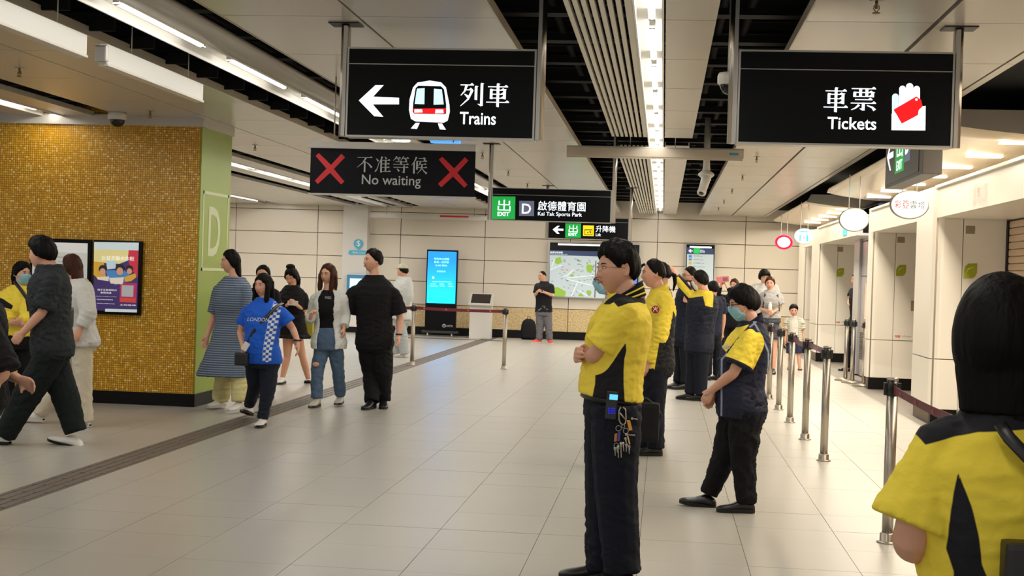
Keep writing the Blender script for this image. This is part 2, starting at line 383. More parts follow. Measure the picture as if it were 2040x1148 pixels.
# ---- gold mosaic column with green end
def mosaic_mat():
    m = mat('gold_mosaic', (170, 120, 30), .36, spec=.35); nt = m.node_tree; L = nt.links; b = nt.nodes['Principled BSDF']
    geo = nt.nodes.new('ShaderNodeNewGeometry'); sp = nt.nodes.new('ShaderNodeSeparateXYZ'); L.new(geo.outputs['Position'], sp.inputs[0])
    add = nt.nodes.new('ShaderNodeMath'); add.operation = 'ADD'; L.new(sp.outputs['X'], add.inputs[0]); L.new(sp.outputs['Y'], add.inputs[1])
    def cell(src):
        mu = nt.nodes.new('ShaderNodeMath'); mu.operation = 'MULTIPLY'; mu.inputs[1].default_value = 1/.0245; L.new(src, mu.inputs[0])
        fl = nt.nodes.new('ShaderNodeMath'); fl.operation = 'FLOOR'; L.new(mu.outputs[0], fl.inputs[0])
        fr = nt.nodes.new('ShaderNodeMath'); fr.operation = 'FRACT'; L.new(mu.outputs[0], fr.inputs[0])
        gt = nt.nodes.new('ShaderNodeMath'); gt.operation = 'GREATER_THAN'; gt.inputs[1].default_value = .2; L.new(fr.outputs[0], gt.inputs[0])
        return fl.outputs[0], gt.outputs[0]
    fx, gx = cell(add.outputs[0]); fz, gz = cell(sp.outputs['Z'])
    cb = nt.nodes.new('ShaderNodeCombineXYZ'); L.new(fx, cb.inputs[0]); L.new(fz, cb.inputs[1])
    wn = nt.nodes.new('ShaderNodeTexWhiteNoise'); wn.noise_dimensions = '2D'; L.new(cb.outputs[0], wn.inputs['Vector'])
    cr = nt.nodes.new('ShaderNodeValToRGB'); cr.color_ramp.interpolation = 'CONSTANT'; e = cr.color_ramp.elements
    e[0].position = 0; e[0].color = lin((200, 146, 26)); e[1].position = .25; e[1].color = lin((220, 166, 42))
    for p, c in ((.5, (208, 154, 32)), (.7, (228, 176, 50)), (.86, (240, 196, 86)), (.95, (244, 214, 140))):
        q = e.new(p); q.color = lin(c)
    L.new(wn.outputs['Value'], cr.inputs[0])
    g = nt.nodes.new('ShaderNodeMath'); g.operation = 'MULTIPLY'; L.new(gx, g.inputs[0]); L.new(gz, g.inputs[1])
    mx = nt.nodes.new('ShaderNodeMix'); mx.data_type = 'RGBA'; L.new(g.outputs[0], mx.inputs[0]); mx.inputs[6].default_value = lin((122, 82, 14)); L.new(cr.outputs[0], mx.inputs[7])
    L.new(mx.outputs[2], b.inputs['Base Color'])
    # tiles sit a little uneven
    c2 = nt.nodes.new('ShaderNodeVectorMath'); c2.operation = 'SUBTRACT'; L.new(wn.outputs['Color'], c2.inputs[0]); c2.inputs[1].default_value = (.5, .5, .5)
    sc = nt.nodes.new('ShaderNodeVectorMath'); sc.operation = 'SCALE'; sc.inputs['Scale'].default_value = .10; L.new(c2.outputs[0], sc.inputs[0])
    ad = nt.nodes.new('ShaderNodeVectorMath'); ad.operation = 'ADD'; L.new(sc.outputs[0], ad.inputs[0]); L.new(geo.outputs['Normal'], ad.inputs[1])
    no = nt.nodes.new('ShaderNodeVectorMath'); no.operation = 'NORMALIZE'; L.new(ad.outputs[0], no.inputs[0]); L.new(no.outputs[0], b.inputs['Normal'])
    return m
col = struct(MB().box(-10.5, -5.06, 14.3, 15.32, .14, ZC+.1).build('wall_column', mosaic_mat()))
GRE = mat('green_panel', (146, 164, 72), .45, noise=.03, nscale=1.5)
MB().box(-5.06, -5.045, 14.315, 15.335, .14, ZC+.1).build('green_panel', GRE, col)
MB().box(-10.5, -5.035, 14.288, 15.345, 0, .14).build('column_skirting', SKT, col)
MB().box(-10.5, -5.02, 14.27, 15.35, 3.055, ZC+.02).build('column_cornice', PAN, col)
LGR = mat('pale_green_paint', (206, 212, 170), .5)
# exit letter D in a frame on the green end
zz0, zz1 = 1.49, 2.37; ya, yb_ = 14.40, 15.27
fr = MB(); w = .032
for a, b_, c, d in ((ya, yb_, zz0, zz0+w), (ya, yb_, zz1-w, zz1), (ya, ya+w, zz0, zz1), (yb_-w, yb_, zz0, zz1)): fr.box(-5.045, -5.042, a, b_, c, d)
fr.build('letter_frame', LGR, col)
lettering('D', (-5.045, 14.80, 1.93), .40, .55, 'exit_letter', LGR, col, u=(0, 1, 0), bold=.012)

# ---- shop fronts on the right
SHW = mat('shop_white', (234, 228, 216), .38, noise=.01, nscale=.8)
SHJ = mat('shop_joint', (120, 108, 92), .8)
def shop_pier(x0, x1, y0, depth, zt, joint_x, skirt=.18, mtext=True):
    p = struct(MB().box(x0+.03, x1-.01, y0+.02, y0+depth, .0, zt).build('wall_shop_pier', SHJ))
    def pan(xa, xb, za, zb, rl):
        pts = []
        if rl:   # rounded outer corner
            for k in range(7):
                t = math.pi/2*k/6; pts.append((xa+.11-.11*math.cos(t), y0+.11-.11*math.sin(t)))
        else: pts.append((xa, y0))
        pts += [(xb, y0), (xb, y0+.06)] + ([(xa+.07, y0+.06), (xa+.07, y0+depth), (xa, y0+depth)] if rl else [(xa, y0+.06)])
        n = len(pts); vs = [Vector((x, y, za)) for x, y in pts]+[Vector((x, y, zb)) for x, y in pts]
        b = MB(); b.add(vs, [(i, (i+1) % n, (i+1) % n+n, i+n) for i in range(n)]+[tuple(range(n)), tuple(range(n, 2*n))]); b.build('wall_panel', SHW, p)
    pan(x0, joint_x-.004, .755, zt, True); pan(joint_x+.004, x1, .755, zt, False)
    pan(x0, joint_x-.003, skirt, .745, True); pan(joint_x+.003, x1, skirt, .745, False)
    MB().box(x0+.02, x1, y0-.004, y0+.1, 0, skirt).build('skirting', SKT, p)
    return p
pA = shop_pier(3.04, 3.83, 15.85, 1.1, 2.7, 3.36)
pB = shop_pier(3.10, 3.93, 20.95, .32, 2.7, 3.46)
pC = shop_pier(3.09, 3.95, 27.95, 1.2, 2.7, 3.48)
pD = shop_pier(3.14, 3.90, 31.2, 1.2, 2.7, 3.50)
# headers over the shop openings
def header(x, y0, y1, zb=2.355, zt=2.69):
    h = struct(MB().box(x, x+.10, y0, y1, zb, zt).build('trim_3', SHW))
    MB().box(x+.10, 4.6, y0, y1, zb, zb+.04).build('soffit', SHW, h)
    MB().box(x-.03, x+.5, y0, y1, zt, zt+.03).build('light_shelf', SHW, h)
    return h
h3 = header(3.06, 6.0, 15.84); h2 = header(3.08, 16.96, 20.94, 2.37); h2b = header(3.08, 15.86, 16.95, 2.37); h1 = header(3.08, 22.45, 27.94, 2.375); h0 = header(3.10, 29.2, 31.1, 2.38)
# ceiling over the shops
struct(MB().box(2.45, 4.8, -3, 33.3, 3.32, 3.4).build('ceiling_shops', BLK))
# roller shutter of the nearest shop, beige horizontal slats
shut = thing('roller_shutter', 'closed beige slatted shutter right of the nearest white shop pier', 'shutter', (3.86, 13, 0))
SHU = mat('shutter_beige', (206, 178, 150), .5)
for k in range(29):
    z = .02+k*.08
    b = MB(); b.loft([[Vector((3.86+dx, y, z+dz)) for dx, dz in ((0, .0), (-.007, .006), (-.009, .036), (-.007, .068), (0, .074), (.01, .036))] for y in (6.5, 15.82)], smooth=False)
    b.build('slat', SHU, shut)
MB().box(3.835, 3.875, 15.80, 15.86, 0, 2.34).build('guide_rail', DKM, shut)
shut2 = thing('roller_shutter', 'closed shutter of the middle shop, edge seen as a dark beaded line', 'shutter', (3.97, 17, 0))
for k in range(29):
    z = .02+k*.08
    b = MB(); b.loft([[Vector((3.97+dx, y, z+dz)) for dx, dz in ((0, .0), (-.007, .006), (-.009, .036), (-.007, .068), (0, .074), (.01, .036))] for y in (17.0, 20.93)], smooth=False)
    b.build('slat', DKM if k % 2 else SHU, shut2)
# glazed purple-grey kiosk front with blue end strip
kf = thing('metal_shopfront', 'glossy grey metal shop cladding with tall blue edge, behind two steel posts', 'shop front', (3.4, 23, 0))
MET = mat('grey_cladding', (150, 142, 150), .22, metal=.55)
MET2 = mat('pale_cladding', (170, 168, 168), .3, metal=.5)
BLU = mat('blue_cladding', (36, 78, 150), .3)
for z0_, z1_ in ((.02, .85), (.86, 1.72), (1.73, 2.32), (2.33, 2.89)):
    MB().bbox(3.40, 3.5, 22.35, 24.0, z0_, z1_, .006).build('panel', MET, kf)
MB().bbox(3.36, 3.5, 24.05, 24.7,   .02, 2.89, .01).build('column', MET2, kf)
MB().bbox(3.385, 3.5, 21.96, 22.33,   .02, 2.89, .006).build('edge_strip', BLU, kf)
MB().box(3.4, 4.4, 22.0, 24.5, 2.6, 2.89).build('fascia', mat('navy_fascia', (28, 40, 84), .4), kf)
MB().box(3.385, 3.40, 22.6, 23.4, 1.0, 1.6).build('notice', mat('notice_peach', (206, 180, 160), .5), kf)
gr = MB()
for k in range(16): gr.box(3.392, 3.40, 22.6, 23.9, .3+k*.03, .315+k*.03)
gr.build('grille', DKM, kf, kind='stuff')

# curved ceiling pods over the shops
PODM = mat('pod_shell', (222, 206, 180), .22, spec=.6)
PODE = mat('pod_end_grey', (96, 90, 84), .6)
def pod(name, label, y0, y1, end_grey=True):
    t = thing(name, label, 'ceiling panel', (3, y0, 2.95))
    prof = []
    nX = 14
    def under(s):   # s 0..1 from left tip
        x = 2.42+s*2.3; z = 2.985-.085*math.sin(min(s/.45, 1)*math.pi/2)
        return x, z
    b = MB(); rows = []
    ny = 16
    for j in range(ny+1):
        q = j/ny; y = y0+(y1-y0)*q
        tip = max(0, (y-(y1-2.2))/2.2)     # far end rounds off
        rows.append([Vector((2.42+max(0, tip)**3*.9+(under(k/nX)[0]-2.42)*(1-tip**3*.3), y, under(k/nX)[1]+tip**4*.03)) for k in range(nX+1)])
    vs = [p for r in rows for p in r]; n = nX+1
    fs = [(j*n+i, j*n+i+1, (j+1)*n+i+1, (j+1)*n+i) for j in range(ny) for i in range(nX)]
    o = len(vs); vs2 = vs+[p+Vector((0, 0, .02)) for p in vs]
    fs2 = fs+[tuple(i+o for i in reversed(f)) for f in fs]
    for i in range(nX): fs2 += [(i, i+1, i+1+o, i+o), (ny*n+i, ny*n+i+o, ny*n+i+1+o, ny*n+i+1)]
    for j in range(ny): fs2 += [(j*n, j*n+o, (j+1)*n+o, (j+1)*n), (j*n+nX, (j+1)*n+nX, (j+1)*n+nX+o, j*n+nX+o)]
    b.add(vs2, fs2, 0, True); b.build('shell', PODM, t)
    # upright grey end plate following the curve
    e = MB(); top = 3.12; poly = [(under(k/nX)[0], under(k/nX)[1]) for k in range(nX+1)]
    poly = [(x, z) for x, z in poly]+[(4.7, top), (2.5, top)]
    e.prism([(x, z) for x, z in poly], (0, y0-.01, 0), (1, 0, 0), (0, 0, 1), .02); e.build('end_plate', PODE, t)
    for k in range(int((y1-y0-1)/1.35)):
        y = y0+.5+k*1.35
        l = MB(); l.box(3.0, 3.34, y, y+.12, 2.888, 2.905); l.build('downlight', TUBW, t)
        l = MB(); l.box(3.55, 3.72, y+.4, y+.52, 2.888, 2.905); l.build('downlight', TUBW, t)
    s = MB()
    for y in np.arange(y0+1.4, y1-.5, 1.6): s.box(2.5, 4.6, y, y+.006, 2.899, 2.904)
    return t
pod('ceiling_pod', 'cream curved ceiling shell over the nearest shops, cut by a dark gap', 1.0, 10.4)
pod('ceiling_pod', 'cream curved ceiling shell with dark grey end plate, over the middle shops', 12.2, 22.8)
pod('ceiling_pod', 'cream curved ceiling shell nearest the end wall', 24.0, 33.0)
# ================================================================ signs and fittings
BLKG = mat('sign_black', (9, 10, 13), .35, spec=.12)
WLIT = mat('lit_white', (240, 246, 250), .4, emit=(238, 246, 255), es=1.15)
WLITB = mat('lit_pale_blue', (200, 232, 240), .4, emit=(205, 236, 246), es=1.0)
RLIT = mat('lit_red', (224, 16, 22), .4, emit=(230, 10, 20), es=.9)
GLIT = mat('lit_green', (10, 150, 60), .4, emit=(8, 160, 62), es=.75)
YLIT = mat('lit_yellow', (250, 205, 20), .4, emit=(250, 205, 20), es=.9)
GREYLIT = mat('lit_grey', (92, 98, 120), .4, emit=(88, 94, 118), es=.7)
GRYT = mat('print_grey', (190, 192, 196), .6)
REDP = mat('print_red', (196, 30, 38), .6)
INK = mat('ink_black', (14, 14, 16), .6)
class Face:
    """drawing board on a vertical plane y = Y, laid out in the photograph's pixel frame"""
    def __init__(s, Y, parent): s.Y = Y; s.p = parent; s.n = 0
    def poly(s, pts, m, name='mark', d=.0025, lay=1):
        w = [at(x, y, s.Y) for x, y in pts]
        b = MB(); b.prism([(p.x, p.z) for p in w], (0, s.Y-.0012*lay, 0), (1, 0, 0), (0, 0, 1), .0012*lay+.0005)
        return b.build(name, m, s.p)
    def text(s, t, cx, cy, w, h, m, bold=0., name='lettering', lay=1, shear=0.):
        c = at(cx, cy, s.Y); c.y = s.Y
        return lettering(t, c, w*px(s.Y), h*px(s.Y), name, m, s.p, bold=bold, depth=.0014*lay+.001, shear=shear)
    def serif(s, ch, cx, cy, w, h, m, th=1.0):
        c = at(cx, cy, s.Y); k = px(s.Y); b = MB()
        for poly in glyph(ch, th):
            b.prism([((x-50)/100*w*k, (y-50)/100*h*k) for x, y in poly], (c.x, s.Y-.004, c.z), (1, 0, 0), (0, 0, 1), .004)
        return b.build('lettering', m, s.p)
def glyph(ch, th=1.):
    out = []
    T, K = 3.2*th, 9.5*th
    def H(x0, x1, y):
        out.append([(x0, y-T/2), (x1, y-T/2), (x1, y+T/2), (x1-T*2.2, y+T*2.4), (x1-T*4.6, y+T/2), (x0, y+T/2)])
    def V(x, y0, y1): out.append([(x-K/2, y0+K*.15), (x+K/2, y0), (x+K/2, y1-K*.1), (x+K*.85, y1+K*.1), (x-K*.2, y1+K*.35), (x-K/2, y1)])
    def P(pts, w0=1., w1=.15):
        n = len(pts); L, R = [], []
        for i, p in enumerate(pts):
            a, c = pts[max(i-1, 0)], pts[min(i+1, n-1)]; dx, dy = c[0]-a[0], c[1]-a[1]; l = math.hypot(dx, dy) or 1
            w = K/2*(w0+(w1-w0)*i/(n-1)); L.append((p[0]-dy/l*w, p[1]+dx/l*w)); R.append((p[0]+dy/l*w, p[1]-dx/l*w))
        out.append(L+R[::-1])
    if ch == '車':
        H(8, 92, 84); V(50, -4, 96); V(22, 30, 72); V(78, 30, 72); H(22, 80, 70); H(22, 80, 52); H(22, 80, 35); H(2, 98, 17)
    elif ch == '票':
        H(4, 96, 92); V(16, 56, 76); V(84, 56, 76); H(16, 86, 76); H(16, 86, 59); V(38, 59, 90); V(62, 59, 90); H(18, 84, 46); H(2, 98, 31)
        V(50, 0, 30); P([(50, 4), (36, 8)], .9, .1); P([(34, 24), (20, 10), (4, 2)], .9, .2); P([(64, 22), (84, 14), (94, 2)], .3, 1.1)
    elif ch == '列':
        H(2, 58, 88); P([(28, 88), (20, 62), (4, 44)], 1, .2); H(22, 54, 68); P([(52, 68), (36, 30), (4, 0)], 1, .2); P([(20, 50), (36, 38)], .3, 1.1)
        V(68, 26, 82); V(92, 2, 94); P([(92, 4), (76, 10)], .9, .1)
    elif ch == '不':
        H(4, 96, 88); P([(58, 88), (36, 54), (2, 26)], 1, .15); V(50, -2, 62); P([(56, 62), (76, 48), (94, 28)], .2, 1.2)
    elif ch == '准':
        P([(6, 86), (20, 70)], .3, 1.2); P([(2, 6), (12, 20), (24, 54)], .9, .2); P([(44, 98), (34, 72), (18, 50)], 1, .15); V(38, 0, 74); P([(60, 98), (70, 84)], .3, 1.1)
        H(38, 94, 76); H(38, 90, 54); H(38, 90, 32); H(38, 98, 8); V(66, 8, 76)
    elif ch == '等':
        P([(24, 100), (14, 86), (2, 74)], .9, .15); H(18, 48, 90); P([(28, 88), (38, 76)], .3, 1.1); P([(66, 100), (58, 88), (48, 78)], .9, .15); H(62, 98, 90); P([(72, 88), (84, 76)], .3, 1.1)
        H(16, 88, 68); V(50, 52, 72); H(2, 98, 52); H(4, 96, 34); V(70, 0, 44); P([(70, 2), (56, 8)], .9, .1); P([(26, 26), (40, 10)], .3, 1.2)
    elif ch == '候':
        P([(32, 100), (20, 72), (2, 48)], 1, .15); V(18, -2, 64); V(36, 22, 74); H(44, 86, 92); V(82, 74, 92); H(42, 98, 74); P([(58, 72), (50, 54), (40, 42)], .9, .15)
        H(52, 94, 56); H(40, 98, 36); P([(68, 56), (62, 24), (38, -2)], 1, .15); P([(66, 34), (80, 14), (98, 0)], .2, 1.2)
    return out

def hanging_sign(name, label, Y, cx, cy, w, h, th=.12, rim=.012, pole=(.052, .052), zl=None, zr=None, bar=26, cat='sign', split=True):
    k = px(Y); c = at(cx, cy, Y); W_, H_ = w*k/2, h*k/2
    t = thing(name, label, cat, (c.x, Y+th/2, c.z))
    b = MB(); b.bbox(c.x-W_, c.x+W_, Y, Y+th, c.z-H_, c.z+H_, .003); b.build('panel', BLKG, t)
    b = MB()
    for x0, x1, z0, z1 in ((c.x-W_-rim, c.x+W_+rim, c.z+H_, c.z+H_+rim), (c.x-W_-rim, c.x+W_+rim, c.z-H_-rim, c.z-H_), (c.x-W_-rim, c.x-W_, c.z-H_, c.z+H_), (c.x+W_, c.x+W_+rim, c.z-H_, c.z+H_)):
        b.box(x0, x1, Y-.004, Y+th+.004, z0, z1)
    b.build('frame', STL, t)
    if bar:
        z = c.z+H_-bar*k; MB().box(c.x-W_, c.x+W_, Y-.002, Y, z-.0025, z+.0025).build('divider', STL, t)
    for s, zt in ((-1, zl), (1, zr)):
        if zt is None: continue
        x = c.x+s*(W_+rim+pole[0]/2+.004)
        b = MB(); b.tube([(x, Y+th/2-.012, c.z-H_-rim*.6), (x, Y+th/2-.012, zt)], pole[0]/2, 16, flat=((1, 0, 0), 1.0)); o = b.build('pole', CHR, t)
        b = MB(); b.box(x-s*.012-.012, x-s*.012+.012, Y+.0, Y+th*.9, c.z-H_-rim*.5, zt-.02); b.build('pole_fin', STL, o)
        if zt <= ZC+.001: MB().bbox(x-.10, x+.10, Y-.02, Y+th+.02, ZC-.008, ZC, .002).build('mounting_plate', DKM, o)
    return t, c

# --- Trains
t, c = hanging_sign('train_sign', 'black hanging sign with white arrow, train symbol and Trains in two languages', 8.6, 877, 186, 377, 174, zl=ZC, zr=3.6, bar=30)
f = Face(8.6, t)
Q = lambda pts: [(x/2.87+600, y/2.87) for x, y in pts]
f.poly(Q([(330, 575), (425, 487), (472, 487), (412, 553), (560, 560), (560, 597), (410, 597), (470, 668), (418, 665)]), WLIT, 'arrow')
f.poly(Q([(617, 630), (620, 570), (640, 500), (665, 473), (735, 461), (800, 471), (828, 500), (848, 600), (850, 640), (838, 690), (815, 702), (655, 695), (628, 680)]), WLIT, 'train_symbol')
f.poly(Q([(638, 640), (641, 590), (655, 505), (670, 491), (800, 494), (817, 510), (830, 600), (829, 650), (820, 654), (645, 650)]), BLKG, 'symbol_outline', lay=2)
f.poly(Q([(663, 508), (707, 505), (705, 597), (650, 595)]), WLITB, 'symbol_window', lay=3); f.poly(Q([(760, 508), (805, 512), (816, 598), (758, 600)]), WLITB, 'symbol_window', lay=3)
f.poly(Q([(640, 622), (828, 620), (822, 652), (645, 648)]), RLIT, 'symbol_stripe', lay=3)
f.poly(Q([(650, 626), (692, 626), (696, 644), (648, 645)]), WLIT, 'symbol_lamp', lay=4); f.poly(Q([(770, 627), (812, 627), (816, 648), (767, 649)]), WLIT, 'symbol_lamp', lay=4)
f.poly(Q([(655, 703), (678, 703), (662, 738), (627, 735)]), WLIT, 'symbol_rail'); f.poly(Q([(782, 706), (805, 706), (828, 742), (793, 740)]), WLIT, 'symbol_rail')
f.serif('列', 940, 188, 48, 48, WLIT, 1.15); f.serif('車', 992, 189, 48, 46, WLIT, 1.15)
f.text('Trains', 952, 236, 73, 25, WLIT, .014)
# --- Tickets
t, c = hanging_sign('ticket_sign', 'black hanging sign with Tickets in two languages and a hand holding a red card', 8.5, 1683, 196, 404, 177, zl=3.6, zr=ZC, bar=34)
f = Face(8.5, t); Q = lambda pts: [(x/2.734+1300, y/2.734) for x, y in pts]
def roundtop(x0, x1, yt, yb, n=8):
    r = (x1-x0)/2; return [(x0, yb)]+[((x0+x1)/2-r*math.cos(math.pi*k/n), yt+r-r*math.sin(math.pi*k/n)) for k in range(n+1)]+[(x1, yb)]
f.poly(Q(roundtop(1304, 1341, 510, 640)), WLITB, 'hand_finger'); f.poly(Q(roundtop(1343, 1379, 467, 640)), WLIT, 'hand_finger'); f.poly(Q(roundtop(1380, 1420, 453, 640)), WLIT, 'hand_finger'); f.poly(Q(roundtop(1421, 1456, 468, 640)), WLIT, 'hand_finger')
f.poly(Q([(1302, 620), (1450, 600), (1450, 590), (1465, 580), (1487, 577), (1485, 711), (1301, 709)]), WLIT, 'hand_palm', lay=1)
f.poly(Q([(1312, 598), (1436, 526), (1462, 545), (1470, 580), (1450, 600), (1445, 628), (1357, 674)]), RLIT, 'red_card', lay=2)
f.poly(Q([(1436+7*math.cos(a), 543+7*math.sin(a)) for a in np.linspace(0, 6.28, 9)[:-1]]), WLIT, 'card_hole', lay=3)
f.serif('車', 1665, 198, 48, 47, WLIT, 1.15); f.serif('票', 1720, 197, 50, 46, WLIT, 1.15)
f.text('Tickets', 1697, 246, 93, 24, WLIT, .014)
# --- no waiting banner
Yb = 11.0; k = px(Yb); c = at(781, 343, Yb)
t = thing('no_waiting_banner', 'dark hanging banner reading No waiting between two red crosses', 'banner', (c.x, Yb, c.z))
MB().box(c.x-169*k, c.x+169*k, Yb, Yb+.004, c.z-46*k, c.z+45*k).build('cloth', mat('banner_cloth', (17, 17, 22), .7, spec=.15), t)
MB().bbox(c.x-173*k, c.x+170*k, Yb-.02, Yb+.06, c.z+45*k, c.z+59*k, .006).build('top_rail', mat('rail_white', (196, 192, 186), .4), t)
MB().bbox(c.x-172*k, c.x+171*k, Yb-.008, Yb+.012, c.z-50*k, c.z-46*k, .003).build('bottom_rail', mat('rail_white'), t)
for s in (-1, 1): MB().cyl((c.x+s*.5, Yb+.02, c.z+63*k), (c.x+s*.5, Yb+.02, ZC+(0 if s < 0 else 0)), .006, n=8).build('rod', STL, t)
f = Face(Yb, t); Q = lambda pts: [(x/5.368+600, y/5.368+280) for x, y in pts]
for pts in ([(155, 165), (190, 135), (320, 262), (430, 143), (470, 180), (350, 305), (462, 440), (428, 470), (310, 345), (180, 465), (147, 430), (272, 300)],
            [(1472, 205), (1510, 175), (1637, 300), (1750, 180), (1788, 215), (1670, 345), (1780, 475), (1745, 505), (1625, 385), (1500, 500), (1463, 465), (1590, 340)]):
    f.poly(Q(pts), REDP, 'cross')
for ch, x, y in (('不', 727, 326.5), ('准', 763.5, 328), ('等', 799, 328.5), ('候', 835.5, 329.5)): f.serif(ch, x, y, 33, 33, GRYT, 1.0)
f.text('No waiting', 779.5, 362, 121, 26, GRYT, .006)
# --- crosswise rail with blue label
Yr = 15.75; k = px(Yr); c = at(1304, 305, Yr)
t = thing('banner_rail', 'long pale retracted banner rail hanging crosswise under the light line', 'rail', (c.x, Yr, c.z))
MB().bbox(c.x-174*k, c.x+174*k, Yr, Yr+.09, c.z-8*k, c.z+9*k, .006).build('housing', mat('rail_beige', (196, 184, 166), .4), t)
MB().bbox(c.x-174*k, c.x+172*k, Yr+.01, Yr+.03, c.z-11.5*k, c.z-8.6*k, .002).build('bottom_bar', mat('rail_beige'), t)
MB().bbox(c.x-174*k, c.x+174*k, Yr+.0, Yr+.08, c.z+9*k, c.z+12*k, .002).build('top_cover', STL, t)
q = at(1462, 307, Yr); MB().box(q.x-9*k, q.x+9*k, Yr-.002, Yr, q.z-2.5*k, q.z+2.5*k).build('label', mat('label_blue', (70, 140, 176), .5), t)
for x in (1255, 1345):
    q = at(x, 300, Yr); MB().cyl((q.x, Yr+.05, c.z+10*k), (q.x, Yr+.05, 3.5), .004, n=6).build('wire', STL, t)
# --- Kai Tak exit sign
t, c = hanging_sign('exit_sign', 'black hanging sign, green EXIT square, letter D and Kai Tak Sports Park', 16.4, 1098, 409, 236, 63, zl=ZC, zr=3.4, bar=12.5, rim=.008)
f = Face(16.4, t); Q = lambda pts: [(x/6.58+960, y/6.58+360) for x, y in pts]
f.poly(Q([(135, 205), (440, 208), (434, 508), (133, 503)]), GLIT, 'exit_square'); f.text('出', 1004.5, 409.5, 26, 23, WLIT, 0, lay=2); f.text('EXIT', 1003, 426.5, 24, 8.5, WLIT, .03, lay=2)
f.poly(Q([(490, 265), (685, 268), (683, 466), (488, 463)]), GREYLIT, 'letter_square'); f.text('D', 1048.8, 416, 18, 20, WLIT, .01, lay=2)
f.text('啟德體育園', 1119, 411, 95, 19, WLIT, .004); f.text('Kai Tak Sports Park', 1115.5, 428, 88, 10, WLIT, .008)
# --- Lift exit sign, further
t, c = hanging_sign('exit_sign', 'smaller black sign with arrow, EXIT, yellow square and Lift, just above the wall map', 23.8, 1172, 455, 158, 42, zl=ZC, zr=ZC, bar=8, rim=.008)
f = Face(23.8, t)
f.poly(Q([(928, 640), (990, 593), (1020, 593), (985, 628), (1068, 632), (1068, 658), (985, 655), (1018, 697), (985, 695)]), WLIT, 'arrow')
f.poly(Q([(1095, 560), (1300, 562), (1296, 750), (1093, 746)]), GLIT, 'exit_square'); f.text('出', 1142, 456, 18, 15, WLIT, 0, lay=2); f.text('EXIT', 1141, 467, 17, 5.5, WLIT, .03, lay=2)
f.poly(Q([(1327, 588), (1468, 590), (1466, 728), (1325, 724)]), YLIT, 'lift_square')
f.poly(Q([(1345, 640), (1450, 640), (1448, 650), (1345, 650)]), INK, 'lift_mark', lay=2); f.poly(Q([(1345, 640), (1352, 640), (1352, 712), (1345, 712)]), INK, 'lift_mark', lay=2); f.poly(Q([(1442, 640), (1449, 640), (1449, 712), (1442, 712)]), INK, 'lift_mark', lay=2); f.poly(Q([(1345, 706), (1449, 706), (1449, 714), (1345, 714)]), INK, 'lift_mark', lay=2)
f.poly(Q([(1378, 690), (1390, 660), (1398, 690)]), INK, 'lift_mark', lay=2); f.poly(Q([(1410, 662), (1424, 655), (1430, 690), (1414, 690)]), INK, 'lift_mark', lay=2)
f.text('升降機', 1206.5, 456.5, 39, 13, WLIT, .004); f.text('Lift', 1192, 468, 10, 5.5, WLIT, .01)
# --- exit sign seen edge on, beside the shops
t = thing('exit_sign', 'grey brown sign box turned edge on with green EXIT panel, under the ticket sign', 'sign', (1.97, 11.3, 2.66))
X0 = 1.905
MB().bbox(X0, 2.05, 10.47, 12.2, 2.41, 2.93, .004).build('panel', mat('sign_brown', (66, 58, 50), .4), t)
MB().box(X0-.004, X0, 10.62, 12.18, 2.44, 2.90).build('face', mat('sign_face_dark', (46, 46, 46), .35), t)
for y in (10.8, 11.9): MB().cyl((1.97, y, 2.93), (1.97, y, ZC), .02, n=10).build('pole', CHR, t)
MB().box(X0-.006, X0-.004, 11.26, 11.68, 2.50, 2.88).build('exit_square', GLIT, t)
MB().box(X0-.006, X0-.004, 10.98, 11.24, 2.56, 2.88).build('letter_square', GREYLIT, t)
U = (0, -1, 0)
lettering('出', (X0-.006, 11.46, 2.74), .28, .24, 'lettering', WLIT, t, u=U, bold=.0); lettering('EXIT', (X0-.006, 11.46, 2.56), .27, .08, 'lettering', WLIT, t, u=U, bold=.02)
lettering('D', (X0-.006, 11.11, 2.74), .18, .24, 'lettering', WLIT, t, u=U)
b = MB(); b.prism([(x, z) for x, z in ((-.17, 0), (-.0, .13), (.05, .13), (-.08, .025), (.15, .025), (.15, -.025), (-.08, -.025), (.05, -.13), (0, -.13))], (X0-.004, 11.94, 2.68), (0, -1, 0), (0, 0, 1), .002); b.build('arrow', WLIT, t)

# --- oval shop signs
def oval(name, label, x, y, z, rx, rz, rimm, facem, fr=.92):
    t = thing(name, label, 'sign', (x, y, z))
    M = Matrix.Translation((x, y, z)) @ Matrix.Rotation(math.pi/2, 4, 'X') @ Matrix.Scale(rz/rx, 4, (0, 1, 0))
    b = MB(); b.lathe([(rx*.9, -.03), (rx, -.025), (rx, .025), (rx*.9, .03), (rx*.9, -.03)], n=40, M=M); b.build('rim', rimm, t)
    b = MB(); b.lathe([(.001, -.0305), (rx*fr, -.0305), (rx*fr, .0305), (.001, .0305)], n=40, M=M); b.build('face', facem, t)
    for s in (-1, 1): MB().cyl((x+s*rx*.35, y, z+rz*.9), (x+s*rx*.35, y, 2.995), .006, n=8).build('rod', WHT, t)
    return t
OVW = mat('oval_lit', (200, 198, 190), .4, emit=(255, 250, 240), es=1.0)
o1 = oval('oval_shop_sign', 'nearest lit oval hanging sign with red and black characters', 2.43, 14.0, 2.385, .192, .145, STL, OVW)
for s, dx, m in (('彩', -.115, REDP), ('亞', -.04, REDP), ('雲', .035, INK), ('塔', .115, INK)):
    lettering(s, (2.43+dx, 13.967, 2.385), .066, .075, 'lettering', m, o1, depth=.004)
o2 = oval('oval_shop_sign', 'plain white lit oval hanging sign in front of the blue cladding', 2.43, 18.0, 2.41, .192, .155, STL, OVW)
o3 = oval('oval_shop_sign', 'lit oval hanging sign with turquoise bracket, second from the end wall', 2.43, 24.3, 2.40, .18, .14, WHT, OVW)
